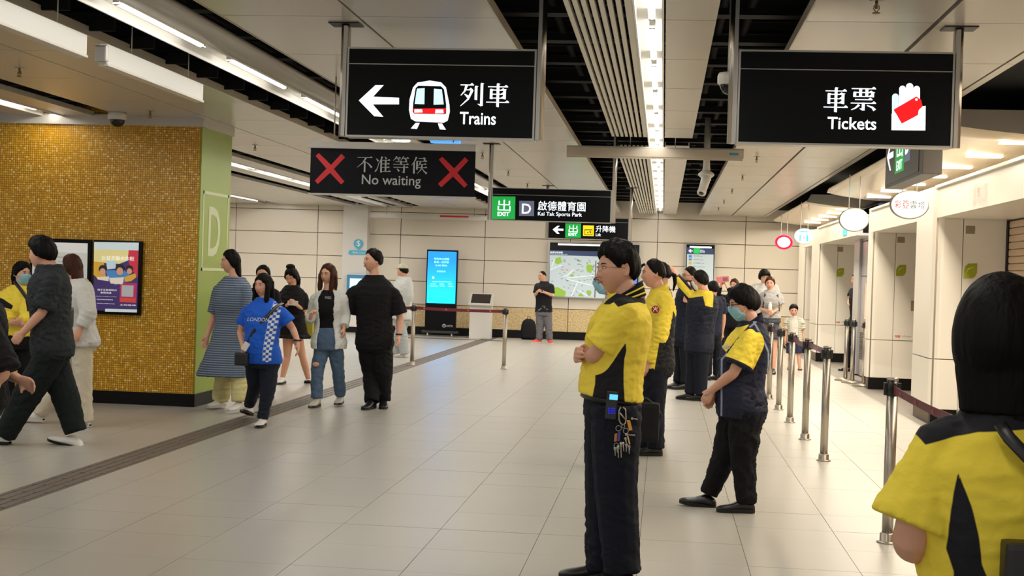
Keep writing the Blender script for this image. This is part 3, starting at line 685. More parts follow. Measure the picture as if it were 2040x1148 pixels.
TQ = mat('turquoise_print', (40, 200, 205), .5, emit=(40, 200, 205), es=.6)
MB().box(2.35, 2.37, 24.250, 24.268, 2.31, 2.42).build('mark', TQ, o3); MB().box(2.47, 2.50, 24.250, 24.268, 2.31, 2.42).build('mark', TQ, o3); MB().box(2.36, 2.49, 24.250, 24.268, 2.47, 2.485).build('mark', TQ, o3)
lettering('6', (2.43, 24.265, 2.385), .035, .07, 'lettering', mat('pink_print', (236, 130, 150), .5), o3, depth=.01)
o4 = oval('oval_shop_sign', 'small round hanging sign with glowing red ring, nearest the end wall', 2.42, 28.2, 2.40, .18, .15, mat('red_ring', (240, 50, 90), .4, emit=(255, 30, 80), es=.75), OVW, fr=.72)
# shop sign letters on the nearest header
lettering('家珍坊', (3.058, 13.75, 2.54), .62, .22, 'shop_lettering', mat('letter_silver', (214, 210, 206), .4), h3, u=(0, -1, 0), bold=0, depth=.02)
lettering('珍', (3.058, 13.62, 2.5), .10, .10, 'shop_lettering', REDP, h3, u=(0, -1, 0), bold=0, depth=.04)
b = MB(); b.box(3.072, 3.079, 23.6, 24.1, 2.42, 2.66); b.build('shop_lettering', TQ, h1)
# --- marks on the shop piers
LEAF = mat('leaf_green', (152, 160, 28), .5); LEAF2 = mat('leaf_vein', (206, 210, 110), .5); PLT = mat('plate_taupe', (146, 128, 106), .5)
def emblem(c, r, dm, sm, parent, lay=.002, name='emblem'):
    x, y, z = c
    M = Matrix.Translation(c) @ Matrix.Rotation(math.pi/2, 4, 'X')
    MB().lathe([(.001, -.001), (r, -.001), (r, lay), (.001, lay)], n=24, M=M).build(name, dm, parent)
    b = MB(); w = r*.09
    b.box(x-w, x+w, y-lay-.002, y-lay, z-r*.12, z+r*.62)
    for s in (1, -1):
        pts = [(math.cos(a)*r*.5, s*(r*.62-math.sin(a)*r*.62)) for a in np.linspace(.15, math.pi-.15, 9)]
        for a, c2 in zip(pts, pts[1:]): b.tube([(x+a[0], y-lay-.001, z+a[1]), (x+c2[0], y-lay-.001, z+c2[1])], w, 6)
    return b.build('emblem_mark', sm, parent)
def pier_marks(p, y, leaf, w, plates, mtr):
    lx, lz = leaf
    b = MB(); pts = [(-1, -1), (-1, .1), (-.75, .6), (-.3, .95), (1, 1), (1, -.2), (.75, -.7), (.3, -.95)]
    b.prism([(a*w/2, c*w*.6) for a, c in pts], (lx, y-.002, lz), (1, 0, 0), (0, 0, 1), .004); b.build('leaf_sign', LEAF, p)
    b = MB(); b.prism([(-.7*w/2, -.5*w*.6), (-.4*w/2, .35*w*.6), (.6*w/2, .55*w*.6), (-.3*w/2, .15*w*.6)], (lx, y-.004, lz), (1, 0, 0), (0, 0, 1), .003); b.build('leaf_vein', LEAF2, p)
    for (x, z, a, c) in plates: MB().bbox(x-a/2, x+a/2, y-.006, y+.002, z-c/2, z+c/2, .002).build('plate', PLT, p)
    if mtr:
        x, z = mtr
        lettering('mtr', (x, y-.001, z), .085, .04, 'lettering', REDP, p, bold=.03); lettering('shops', (x+.13, y-.001, z), .13, .04, 'lettering', mat('print_mid', (150, 140, 128), .6), p)
        emblem((x+.30, y, z-.005), .035, INK, GRYT, p)
g_ = lambda x, y, Y: (at(x, y, Y).x, at(x, y, Y).z)
pier_marks(pB, 20.95, g_(1795, 539, 20.95), .145, [(*g_(1795, 478, 20.95), .11, .09), (*g_(1822, 610, 20.95), .11, .15)], (g_(1789, 670, 20.95)))
pier_marks(pA, 15.85, g_(1933, 540, 15.85), .145, [(*g_(1933, 458, 15.85), .10, .09)], None)
pier_marks(pC, 27.95, g_(1674, 543, 27.95), .145, [(*g_(1674, 497, 27.95), .11, .10)], g_(1670, 642, 27.95))
pier_marks(pD, 31.2, g_(1622, 545, 31.2), .145, [(*g_(1622, 504, 31.2), .10, .10)], None)
# ================================================================ boards, kiosks, posts, cameras
# wall map
k33 = px(33.28)
t = thing('wall_map', 'large lit street map in a steel frame on the end wall', 'map', (-1.73, 33.2, 1.0))
c = at(1183, 539.5, 33.2); hw, hh = 92.5*k33, 56*k33
MB().bbox(c.x-hw, c.x+hw, 33.18, 33.30, c.z-hh, c.z+hh, .006).build('case', STL, t)
MB().box(c.x-hw+.05, c.x+hw-.05, 33.165, 33.18, c.z-hh+.03, c.z+hh-.03).build('surround', BLKG, t)
MB().box(c.x-hw+.25, c.x+hw-.25, 33.15, 33.166, c.z+hh-.09, c.z+hh-.05).build('top_lamp', mat('map_lamp', (250, 250, 250), .4, emit=(245, 248, 255), es=2.5), t)
f = Face(33.165, t); Q = lambda pts: [(x/8.2+1080, y/8.2+470) for x, y in pts]
NAVY = mat('map_navy', (30, 50, 84), .4, emit=(30, 52, 88), es=.35); MAPW = mat('map_paper', (150, 160, 162), .5, emit=(206, 220, 222), es=.42)
MAPG = mat('map_green', (110, 140, 44), .5, emit=(150, 196, 60), es=.4); MAPR = mat('map_road', (180, 186, 188), .5, emit=(240, 246, 248), es=.5); MAPD = mat('map_block', (126, 136, 140), .5, emit=(176, 188, 192), es=.3)
f.poly(Q([(125, 235), (1560, 270), (1560, 355), (125, 310)]), NAVY, 'map_header'); f.poly(Q([(125, 312), (1560, 357), (1540, 1040), (115, 985)]), MAPW, 'map_sheet')
for p_ in ([(190, 985), (195, 850), (250, 835), (390, 910), (370, 990)], [(725, 480), (760, 470), (815, 480), (830, 560), (790, 605), (740, 590), (722, 540)], [(455, 640), (490, 620), (525, 650), (500, 668), (460, 665)], [(730, 890), (800, 895), (805, 950), (760, 962), (725, 940)], [(590, 985), (600, 945), (665, 955), (680, 990)], [(725, 425), (750, 440), (745, 470), (728, 460)], [(220, 370), (300, 340), (325, 440), (240, 470), (205, 430)]): f.poly(Q(p_), MAPG, 'map_park', lay=2)
for p_ in ([(130, 545), (320, 470), (322, 485), (130, 562)], [(330, 655), (400, 645), (510, 545), (525, 552), (410, 660), (330, 668)], [(400, 700), (850, 810), (850, 825), (400, 715)], [(590, 880), (760, 985), (735, 985), (585, 895)], [(150, 500), (195, 380), (208, 384), (165, 505)], [(470, 985), (570, 760), (584, 764), (488, 985)], [(400, 680), (850, 640), (850, 655), (400, 695)]): f.poly(Q(p_), MAPR, 'map_road', lay=3)
random.seed(3)
blk = MB()
for i in range(70):
    x = random.uniform(140, 850); y = random.uniform(360, 960)
    w = [at(*Q([p])[0], 33.165) for p in [(x, y), (x+30, y+8), (x+24, y+26), (x-6, y+18)]]
    blk.prism([(p.x, p.z) for p in w], (0, 33.1625, 0), (1, 0, 0), (0, 0, 1), .0015)
blk.build('map_blocks', MAPD, t, kind='stuff')
f.text('啟德站街道圖', 1108.5, 503, 25, 3.6, WLIT, lay=2); f.text('Street map of the station area', 1113, 506.6, 34, 1.8, WLIT, lay=2); f.text('Kai Tak', 1127, 538, 13, 3, mat('map_red', (220, 60, 70), .5, emit=(220, 60, 70), es=.5), lay=3)
MB().box(at(1186, 560, 33.16).x-.01, at(1186, 560, 33.16).x+.01, 33.161, 33.165, c.z-hh+.04, c.z+hh-.45).build('map_divider', INK, t)
f.poly([(1262, 508), (1271, 508), (1268, 590), (1259, 590)], mat('map_blue', (70, 110, 190), .5, emit=(70, 110, 190), es=.5), 'map_blue_column', lay=2)
# directory board
t = thing('directory_board', 'narrow lit directory board with arrow and green square on the end wall', 'board', (.86, 33.2, 1.0))
x0, x1 = .505, 1.225; z0_, z1_ = 1.02, 2.455
MB().bbox(x0, x1, 33.2, 33.275, z0_, z1_, .006).build('case', STL, t); MB().box(x0+.02, x1-.02, 33.19, 33.2, z0_+.02, z1_-.02).build('surround', BLKG, t)
MB().box(x0+.1, x1-.1, 33.18, 33.19, z1_-.1, z1_-.065).build('top_lamp', MATS['map_lamp'], t)
f = Face(33.185, t); Q = lambda pts: [(x/8.2+1355, y/8.2+470) for x, y in pts]
f.poly(Q([(112, 190), (545, 210), (545, 303), (112, 296)]), NAVY, 'board_header'); f.poly(Q([(112, 298), (545, 305), (535, 1085), (95, 1075)]), MAPW, 'board_sheet')
f.poly(Q([(135, 245), (170, 218), (182, 224), (162, 240), (208, 242), (208, 252), (162, 250), (182, 268), (170, 272)]), WLIT, 'arrow', lay=2); f.poly(Q([(222, 203), (322, 205), (320, 292), (220, 290)]), GLIT, 'exit_square', lay=2)
f.text('出', 1388, 499.8, 8, 7, WLIT, lay=3); f.text('出口 Exit', 1399.5, 500.5, 9, 6, WLIT, lay=2)
f.poly(Q([(142, 315), (190, 317), (189, 357), (141, 355)]), mat('icon_blue', (60, 120, 190), .5), 'icon', lay=2); f.poly(Q([(142, 370), (190, 372), (189, 400), (141, 398)]), MATS['icon_blue'], 'icon', lay=2); f.poly(Q([(142, 422), (185, 424), (184, 470), (141, 468)]), mat('icon_yellow', (226, 180, 40), .5), 'icon', lay=2)
for j, s in enumerate(('車站商店 Shops', '洗手間 Toilets', '升降機 Lift', '客務中心 Customer Service')): f.text(s, 1391+j*.6, 510.5+j*7, 17+j*2, 3, mat('print_dark', (96, 104, 116), .6), lay=2)
# blue information screen on casters
t = thing('information_screen', 'tall black floor-standing screen glowing blue, behind the barrier belt', 'screen', (-5.38, 32.7, 0))
kz = px(32.7); xc = at(879, 579, 32.7).x; hw = 31.5*kz; top = at(879, 498, 32.7).z; mid = at(879, 607, 32.7).z
MB().bbox(xc-hw, xc+hw, 32.7, 32.82, .13, top, .01).build('housing', BLKG, t)
m = mat('screen_blue', (20, 120, 240), .3); nt = m.node_tree; b_ = nt.nodes['Principled BSDF']
geo = nt.nodes.new('ShaderNodeNewGeometry'); sp = nt.nodes.new('ShaderNodeSeparateXYZ'); nt.links.new(geo.outputs['Position'], sp.inputs[0])
mr = nt.nodes.new('ShaderNodeMapRange'); mr.inputs[1].default_value = mid; mr.inputs[2].default_value = top; nt.links.new(sp.outputs['Z'], mr.inputs[0])
cr = nt.nodes.new('ShaderNodeValToRGB'); cr.color_ramp.elements[0].color = lin((4, 214, 255)); cr.color_ramp.elements[1].color = lin((14, 120, 252)); cr.color_ramp.elements[1].position = .8
nt.links.new(mr.outputs[0], cr.inputs[0]); nt.links.new(cr.outputs[0], b_.inputs['Emission Color']); b_.inputs['Emission Strength'].default_value = 1.5
MB().box(xc-hw+.03, xc+hw-.03, 32.69, 32.7, mid+.03, top-.04).build('display', m, t)
f = Face(32.685, t)
SCW = mat('screen_text', (160, 235, 255), .4, emit=(150, 236, 255), es=1.5)
for s, x, y, w, h in (('特別安全提醒', 880, 516, 31, 4.6), ('最後一班列車', 879.5, 522.5, 30, 4.6), ('12:00 開出', 879, 529, 24, 4), ('多謝合作', 879, 541, 18, 4), ('往屯門', 863, 566, 11, 3), ('01:00', 880, 566, 8, 3), ('00:47', 897, 566, 8, 3)): f.text(s, x, y, w, h, SCW)
for (x0, x1, y) in ((861, 899, 561), (856, 872, 569.5), (876, 886, 569.5), (893, 903, 570)): f.poly([(x0, y), (x1, y+.4), (x1, y+1.3), (x0, y+.9)], SCW, 'text_line')
f.poly([(861, 551), (865, 551), (865, 555.5), (861, 555.5)], SCW, 'text_mark')
emblem((at(884.5, 649.5, 32.7).x, 32.70, at(884.5, 649.5, 32.7).z), .048, mat('emblem_grey', (150, 150, 156), .5), INK, t)
f = Face(32.698, t); f.text('MTR', 896, 650, 13, 4.2, MATS['emblem_grey'], .02)
MB().bbox(xc-hw-.06, xc+hw+.06, 32.62, 32.9, .075, .135, .008).build('base', mat('base_charcoal', (34, 34, 36), .5), t)
for s in (-1, 1):
    M = Matrix.Translation((xc+s*hw*.78, 32.66, .04)) @ Matrix.Rotation(math.pi/2, 4, 'Y')
    MB().lathe([(.002, -.015), (.038, -.015), (.04, 0), (.038, .015), (.002, .015)], n=16, M=M).build('caster', mat('caster_grey', (190, 188, 184), .4), t)
# white lectern kiosk
t = thing('touch_kiosk', 'white pedestal kiosk with tilted black screen near the end wall', 'kiosk', (-4.33, 32.2, 0))
xa, xb = at(935, 640, 32.2).x, at(978, 640, 32.2).x; zt = at(955, 606, 32.2).z
KW = mat('kiosk_white', (212, 208, 200), .4)
MB().bbox(xa, xb, 32.2, 32.5, 0, zt, .01).build('pedestal', KW, t)
hz = at(955, 583, 32.2).z
b = MB(); b.prism([(0, -.02), (.36, .26), (.40, .22), (.34, -.01), (.05, -.05)], (xa-.02, 32.08, zt), (0, 1, 0), (0, 0, 1), (xb-xa)+.04); hd = b.build('head', KW, t)
b = MB(); n_ = Vector((0, -.26, .36)).normalized(); u_ = Vector((0, .36, .28)).normalized()
p0 = Vector((xa+.03, 32.08, zt-.02))+u_*.07+n_*.008; w_ = xb-xa-.06
vs = [p0, p0+Vector((w_, 0, 0)), p0+Vector((w_, 0, 0))+u_*.34, p0+u_*.34]; vs += [v+Vector((0, .01, -.01)) for v in vs]
b.add(vs, [(0, 1, 2, 3), (4, 7, 6, 5), (0, 4, 5, 1), (1, 5, 6, 2), (2, 6, 7, 3), (3, 7, 4, 0)]); b.build('screen', mat('screen_off', (40, 34, 32), .15), hd)
# cash machine at the white pier
t = thing('cash_machine', 'blue cash machine with lit screen set in the white pier', 'machine', (-7.65, 32.9, 1.3))
c1_ = at(714, 577, 32.9); MB().bbox(c1_.x-.30, c1_.x+.30, 32.9, 33.015, c1_.z-.42, c1_.z+.36, .01).build('case', mat('machine_blue', (60, 120, 160), .4), t)
MB().box(c1_.x-.22, c1_.x+.12, 32.89, 32.9, c1_.z-.08, c1_.z+.27).build('screen', mat('machine_screen', (190, 230, 250), .3, emit=(190, 230, 250), es=.9), t)
b = MB()
for i in range(3):
    for j in range(4): b.box(c1_.x-.14+i*.06, c1_.x-.10+i*.06, 32.888, 32.9, c1_.z-.34+j*.05, c1_.z-.31+j*.05)
b.build('keypad', STL, t, kind='stuff')
t = thing('dollar_sign', 'turquoise pin sign with a dollar mark on the white pier', 'sign', (-7.65, 33.0, 2.1))
DB = mat('pin_blue', (70, 164, 196), .5); f = Face(33.01, t)
f.poly([(714+9.5*math.cos(a), 486+9.5*math.sin(a)) for a in np.linspace(2.6, 6.8, 14)]+[(714.5, 499)], DB, 'pin'); f.text('$', 714, 485.5, 8, 13, WHT, lay=2)
f.poly([(695, 500), (697, 498.5), (733, 499.5), (735, 501.5), (735, 506), (733, 508), (697, 507.5), (694, 505)], DB, 'label'); f.text('現金 Cash', 714.5, 503.5, 26, 4, WHT, lay=2)
# rail above the end wall panels
t = thing('banner_rail', 'long pale rail across the far wall above the blue screen', 'rail', (-6, 32.6, 2.95))
a_, b__ = at(737, 429, 32.5), at(977, 437, 32.5)
MB().bbox(a_.x, b__.x, 32.5, 32.62, a_.z-.05, a_.z+.05, .008).build('housing', MATS['rail_white'], t)
c_ = at(905, 431.5, 32.5); MB().box(c_.x-.35, c_.x+.35, 32.49, 32.5, c_.z-.02, c_.z+.02).build('red_label', REDP, t)
for x in (a_.x+.4, b__.x-.4): MB().cyl((x, 32.56, a_.z+.05), (x, 32.56, ZC), .01, n=8).build('rod', STL, t)

# column displays
def display(name, label, c0, c1, Y, draw):
    t = thing(name, label, 'screen', tuple((at(*c0, Y)+at(*c1, Y))/2))
    a, e = at(*c0, Y), at(*c1, Y); MB().bbox(a.x, e.x, Y, Y+.05, e.z, a.z, .012).build('housing', BLKG, t)
    draw(t, Face(Y-.0005, t)); return t
S_ = lambda n, c, e=.85: mat('poster_'+n, c, .35, emit=c, es=e*.42)
def poster(t, f):
    Q = lambda pts: [(x/6.378+160, y/6.378+460) for x, y in pts]
    f.poly(Q([(178, 140), (745, 150), (722, 1035), (165, 1010)]), S_('purple', (62, 44, 104)), 'picture')
    f.poly(Q([(178, 142), (745, 152), (741, 250), (176, 236)]), S_('sky', (206, 222, 226)), 'picture_sky', lay=2)
    f.poly(Q([(176, 236), (620, 246), (600, 380), (500, 420), (174, 400)]), S_('pale_yellow', (226, 214, 150)), 'picture_band', lay=2)
    f.poly(Q([(615, 246), (741, 250), (728, 590), (640, 470), (610, 380)]), S_('red', (196, 44, 66)), 'picture_red', lay=2)
    f.poly(Q([(174, 390), (300, 400), (330, 600), (210, 590), (172, 560)]), S_('orange', (206, 160, 50)), 'picture_orange', lay=3)
    f.poly(Q([(330, 380), (450, 370), (455, 480), (345, 490)]), S_('ice', (190, 214, 222)), 'picture_shape', lay=3)
    f.poly(Q([(325, 500), (560, 500), (640, 570), (600, 640), (450, 690), (360, 640)]), S_('blue', (70, 130, 190)), 'picture_blue', lay=3)
    f.poly(Q([(560, 590), (700, 540), (715, 590), (650, 640), (580, 650)]), S_('orange'), 'picture_orange', lay=4) if False else f.poly(Q([(560, 590), (700, 540), (715, 590), (650, 640), (580, 650)]), MATS['poster_orange'], 'picture_orange', lay=4)
    for cx, cy, r in ((290, 505, 44), (508, 500, 50), (630, 500, 38)):
        f.poly(Q([(cx+r*1.15*math.cos(a), cy-18+r*1.2*math.sin(a)) for a in np.linspace(0, 6.28, 13)[:-1]]), S_('hair', (30, 24, 26)), 'picture_hair', lay=5)
        f.poly(Q([(cx+r*.85*math.cos(a), cy+14+r*math.sin(a)) for a in np.linspace(0, 6.28, 13)[:-1]]), S_('face', (206, 150, 128)), 'picture_face', lay=6)
    f.poly(Q([(210, 590), (370, 580), (360, 640), (230, 620)]), S_('cream', (226, 214, 196)), 'picture_shirt', lay=5)
    f.poly(Q([(370, 600), (560, 590), (540, 680), (390, 670)]), MATS['poster_cream'], 'picture_desk', lay=4)
    f.text('21日互聯大作戰', 235.5, 515, 70, 9, S_('white', (240, 240, 240), 1.3), lay=7)
    f.poly(Q([(508, 655), (722, 668), (712, 918), (500, 900)]), S_('magenta', (170, 40, 96)), 'picture_panel', lay=3)
    f.poly(Q([(530, 690), (682, 696), (675, 842), (526, 835)]), S_('grey', (170, 170, 174)), 'picture_square', lay=4)
    f.poly(Q([(510, 850), (708, 860), (704, 915), (506, 905)]), S_('coral', (206, 66, 60)), 'picture_button', lay=4)
    f.text('立即登記參加', 255.5, 598, 26, 5, MATS['poster_white'], lay=5)
    for s, x, y, w, h in (('填平互聯網時代', 214, 578, 42, 4), ('數碼鴻溝', 211.5, 583.5, 23, 4), ('facebook instagram youtube', 212, 591, 44, 1.6), ('活動詳情請瀏覽網頁', 209, 597, 36, 2), ('www.online.org', 211, 605, 38, 2.4), ('主辦機構', 255, 608, 34, 3)): f.text(s, x, y, w, h, MATS['poster_white'], lay=4)
    f.poly(Q([(320, 990), (722, 1000), (720, 1038), (318, 1028)]), MATS['poster_sky'], 'picture_foot', lay=3)
display('poster_screen', 'wall screen with purple poster of three smiling faces on the gold mosaic', (186.5, 478), (278.5, 629), 14.24, poster)
def poster2(t, f):
    f.poly([(66, 482), (175, 485), (172, 620), (62, 617)], S_('pale', (196, 196, 190)), 'picture'); f.poly([(66, 482), (175, 485), (174, 505), (66, 500)], S_('paler', (216, 216, 212)), 'picture_top', lay=2)
    for k in range(5): f.text('車站資訊 Station notice', 120, 512+k*9, 80, 4, mat('poster_ink', (110, 110, 120), .5), lay=3)
display('poster_screen', 'pale wall screen on the gold mosaic, mostly hidden behind two walking people', (60, 474), (177, 625), 14.24, poster2)

# ---------------- stanchions
BELT = mat('belt_maroon', (96, 22, 36), .6, bump=.1, bscale=200)
PBLK = mat('post_black', (18, 18, 18), .35)
def stanchion(x, y, label, weighted=False, h=1.0, r=.034, tilt=(0, 0)):
    t = thing('stanchion', label, 'barrier post', (x, y, 0), 'steel belt barrier posts')
    tx, ty = tilt
    P = lambda z: (x+tx*z, y+ty*z, z)
    if weighted:
        MB().lathe([(.002, .001), (.17, .001), (.175, .012), (.17, .024), (.06, .045), (.045, .05), (.002, .05)], (x, y, 0), 36).build('base', CHR, t)
    else:
        MB().lathe([(.002, .0005), (.062, .0005), (.064, .005), (.05, .008), (.046, .012), (.045, .055), (.036, .062), (.002, .062)], (x, y, 0), 28).build('base', CHR, t)
    MB().tube([P(.03), P(h-.10)], r, 20).build('pole', CHR, t)
    MB().tube([P(h-.10), P(h-.002)], r*1.0, 20).build('head', PBLK, t)
    b = MB(); b.lathe([(.002, 0), (r*1.05, 0), (r*1.05, .012), (r*.9, .018), (.002, .018)], P(h-.004), 20); b.build('cap', CHR, t)
    b = MB()
    for a in (0, 1, 2, 3):
        dx, dy = math.cos(a*math.pi/2)*(r+.006), math.sin(a*math.pi/2)*(r+.006); p = P(h-.055); b.box(p[0]+dx-.011, p[0]+dx+.011, p[1]+dy-.011, p[1]+dy+.011, h-.095, h-.02)
    b.build('belt_slot', PBLK, t, kind='stuff')
    return t
def belt(t, p0, p1, sag=.02, w=.05, twist=0, dots=0):
    p0, p1 = Vector(p0), Vector(p1); n = 12; d = (p1-p0); side = Vector((d.y, -d.x, 0)).normalized(); rings = []
    for i in range(n+1):
        q = i/n; p = p0+d*q-Vector((0, 0, sag*4*q*(1-q))); a = twist*math.sin(math.pi*q)
        up = Vector((0, 0, math.cos(a)))+side*math.sin(a); nn = side*math.cos(a)-Vector((0, 0, 1))*math.sin(a)
        rings.append([p+up*w/2+nn*.001, p-up*w/2+nn*.001, p-up*w/2-nn*.001, p+up*w/2-nn*.001])
    b = MB(); b.loft(rings, smooth=False); o = b.build('belt', BELT, t)
    for k in range(dots):
        q = (k+.6)/dots; p = p0+d*q-Vector((0, 0, sag*4*q*(1-q)))
        s = -1 if side.y > 0 else 1
        MB().ell(p+side*s*.003, (.016, .003, .016), 10, 6).build('belt_mark', mat('belt_print', (170, 90, 100), .6), o)
    return o
XR = 1.455
posts = [(12.19, 'nearest bare post of the right row, taking the sagging maroon belt'), (13.79, 'second nearest post of the right row, with belt on both sides'), (15.42, 'third post of the right row, where the maroon belt starts'),
         (16.92, 'fourth post of the right row, in front of the woman in grey'), (18.45, 'fifth post of the right row, beside the masked guard'), (20.2, 'farthest thin post of the right row, behind the masked guard')]
R_ = []
for y, l in posts: R_.append(stanchion(XR, y, 'steel barrier post, '+l))
belt(R_[0], (XR, 12.2, .955), (XR, 13.78, .955), .0, twist=.7); belt(R_[1], (XR, 13.8, .955), (XR, 15.41, .955), .03, twist=.5); belt(R_[3], (XR, 16.93, .955), (XR, 18.44, .955), .02); belt(R_[4], (XR, 18.46, .955), (XR, 20.2, .955), .02)
p1 = stanchion(1.40, 8.42, 'tall steel barrier post beside the woman seen from behind', h=.99)
p2 = stanchion(1.38, 6.35, 'steel barrier post mostly hidden by the near woman, belt attached', h=.99)
b_o = belt(p1, (1.40, 8.40, .935), (1.38, 6.37, .935), .01, twist=.25, dots=4)
belt(p2, (1.38, 6.33, .935), (1.36, 4.3, .935), .02)
stanchion(3.00, 22.6, 'weighted steel post, rear one of the pair by the metal cladding', True); stanchion(3.05, 22.15, 'weighted steel post, front one of the pair by the metal cladding', True); stanchion(3.14, 21.52, 'weighted steel post just left of the middle shop pier', True)
q1 = stanchion(-2.56, 22.1, 'steel post at the right end of the belt, before the white kiosk'); q2 = stanchion(-4.11, 22.2, 'steel post beside the man in black, belt running to the next post'); q3 = stanchion(-4.93, 22.6, 'steel post hidden behind the man in black, belt attached')
belt(q1, (-2.59, 22.1, .95), (-4.08, 22.2, .955), .01, dots=4); belt(q2, (-4.14, 22.2, .95), (-4.9, 22.6, .95), .01)

# ---------------- ceiling fittings
SPR = mat('sprinkler_brass', (120, 96, 70), .4, metal=.7)
i = 0
spl = [(1.13, 7.75, 'first sprinkler at the top edge, above the ticket sign'), (1.12, 17.4, 'nearest sprinkler of the row between cameras and ticket sign'), (1.12, 20.5, 'second sprinkler of the right row'), (1.12, 23.6, 'third sprinkler of the right row'), (1.12, 26.7, 'fourth sprinkler of the right row'), (1.12, 29.4, 'last sprinkler of the right row, near the end wall'),
       (-2.43, 17.75, 'sprinkler at the banner\'s right end'), (-2.43, 20.75, 'sprinkler above the Kai Tak sign'), (-2.41, 23.5, 'sprinkler just over the Kai Tak sign, the farther one'), (-5.4, 10.8, 'sprinkler at the left edge'), (-5.4, 13.7, 'sprinkler left of the column top'), (-5.38, 17.3, 'sprinkler right of the green column top')]
for x, y, l in spl:
    t = thing('sprinkler', 'small ceiling sprinkler, '+l, 'sprinkler', (x, y, ZC), 'ceiling sprinklers')
    MB().lathe([(.002, -.004), (.04, -.004), (.042, 0), (.002, 0)], (x, y, ZC), 16).build('escutcheon', STL, t)
    b = MB(); b.cyl((x, y, ZC-.05), (x, y, ZC), .009, n=8); b.tube([(x-.012, y, ZC-.03), (x-.016, y, ZC-.05), (x, y, ZC-.07)], .003, 6); b.tube([(x+.012, y, ZC-.03), (x+.016, y, ZC-.05), (x, y, ZC-.07)], .003, 6); b.lathe([(.002, -.075), (.022, -.075), (.022, -.071), (.002, -.071)], (x, y, ZC), 12); b.build('nozzle', SPR, t)
CAMW = mat('camera_white', (212, 208, 198), .35); GLS = mat('dark_dome', (14, 13, 14), .08)
def dome(label, x, y, z, r=.085, pole=None):
    t = thing('dome_camera', label, 'camera', (x, y, z))
    MB().lathe([(.002, .07), (r*.9, .07), (r, .05), (r, .0), (r*.85, -.01), (.002, -.01)], (x, y, z), 28).build('housing', CAMW, t)
    MB().lathe([(r*.80, -.008)]+[(r*.8*math.cos(a), -.008-r*.8*math.sin(a)) for a in np.linspace(.1, 1.5, 8)], (x, y, z), 24).build('dome', GLS, t)
    if pole: MB().cyl((x, y, z+.07), (x, y, pole), .02, n=12).build('stem', CAMW, t)
    return t
dome('white dome camera under the ceiling above the mosaic column', -5.84, 13.9, ZC-.07, .10)
dome('white dome camera half hidden behind the ticket sign pole', .40, 9.2, 2.88, .085, 3.55)
# bullet camera on a stem
t = thing('bullet_camera', 'white camera on a long stem pointing down, in the dark ceiling gap', 'camera', (.45, 16.35, 2.6))
p = at(1407, 345, 16.35); z = p.z
MB().tube([(p.x, 16.35, z+.0), (p.x, 16.35, z+.12), (p.x, 16.35, 3.5)], [.05, .04, .036], 14).build('stem', CAMW, t)
MB().lathe([(.002, .03), (.05, .03), (.095, -.01), (.095, -.03), (.06, -.06), (.055, -.09), (.002, -.1)], (p.x, 16.35, z), 20).build('swivel', CAMW, t)
a, e = at(1408, 352, 16.3), at(1398, 383, 16.15)
a2 = a; MB().tube([a, a+(e-a)*.15, e], [.035, .055, .05], 16).build('housing', CAMW, t)
d = (e-a).normalized(); MB().tube([e-d*.01, e+d*.02], [.053, .053], 16).build('lens_hood', CAMW, t)
MB().tube([e+d*.012, e+d*.022], [.03, .03], 12).build('lens', GLS, t)
# hanging light battens at the left
def batten(label, y0, y1, endcap):
    t = thing('hanging_batten', label, 'light batten', (-3.85, (y0+y1)/2, 2.98))
    b = MB(); b.bbox(-3.90, -3.845, y0, y1, 2.912, 3.05, .006); b.build('housing', WHT, t)
    b = MB(); b.bbox(-3.905, -3.835, y0, y1, 2.898, 2.915, .004); b.build('bottom_rail', CAMW, t)
    for y in (y0+.25*(y1-y0), y1-.15*(y1-y0)): MB().cyl((-3.87, y, 3.05), (-3.87, y, 3.45), .004, n=6).build('wire', STL, t)
    if endcap: MB().bbox(-3.91, -3.83, y0-.05, y0, 2.92, 3.03, .01).build('end_cap', STL, t)
batten('white hanging batten box at the top left corner', 6.0, 8.62, False)
batten('white hanging batten box with motor end, right of the corner one', 8.94, 10.9, True)
# small smoke detectors and speaker
t = thing('ceiling_light', 'round white ceiling light seen under the train sign', 'ceiling light', (-2.2, 15.0, ZC))
c_ = atz(800, 279, ZC); 
MB().lathe([(.002, -.02), (.10, -.02), (.11, 0), (.002, 0)], (c_.x, c_.y, ZC), 24).build('diffuser', mat('warm_disc', (250, 240, 220), .4, emit=(255, 244, 224), es=2), t)
t = thing('blue_light_box', 'small glowing blue box under the ceiling below the train sign', 'light', (-1.4, 13.5, 3.0))
c_ = at(886, 278, 13.5); MB().bbox(c_.x-.15, c_.x+.15, 13.5, 13.6, c_.z-.03, c_.z+.05, .004).build('panel', mat('blue_glow', (60, 140, 255), .4, emit=(70, 150, 255), es=1.3), t)
MB().cyl((c_.x, 13.55, c_.z+.05), (c_.x, 13.55, ZC), .01, n=6).build('rod', STL, t)
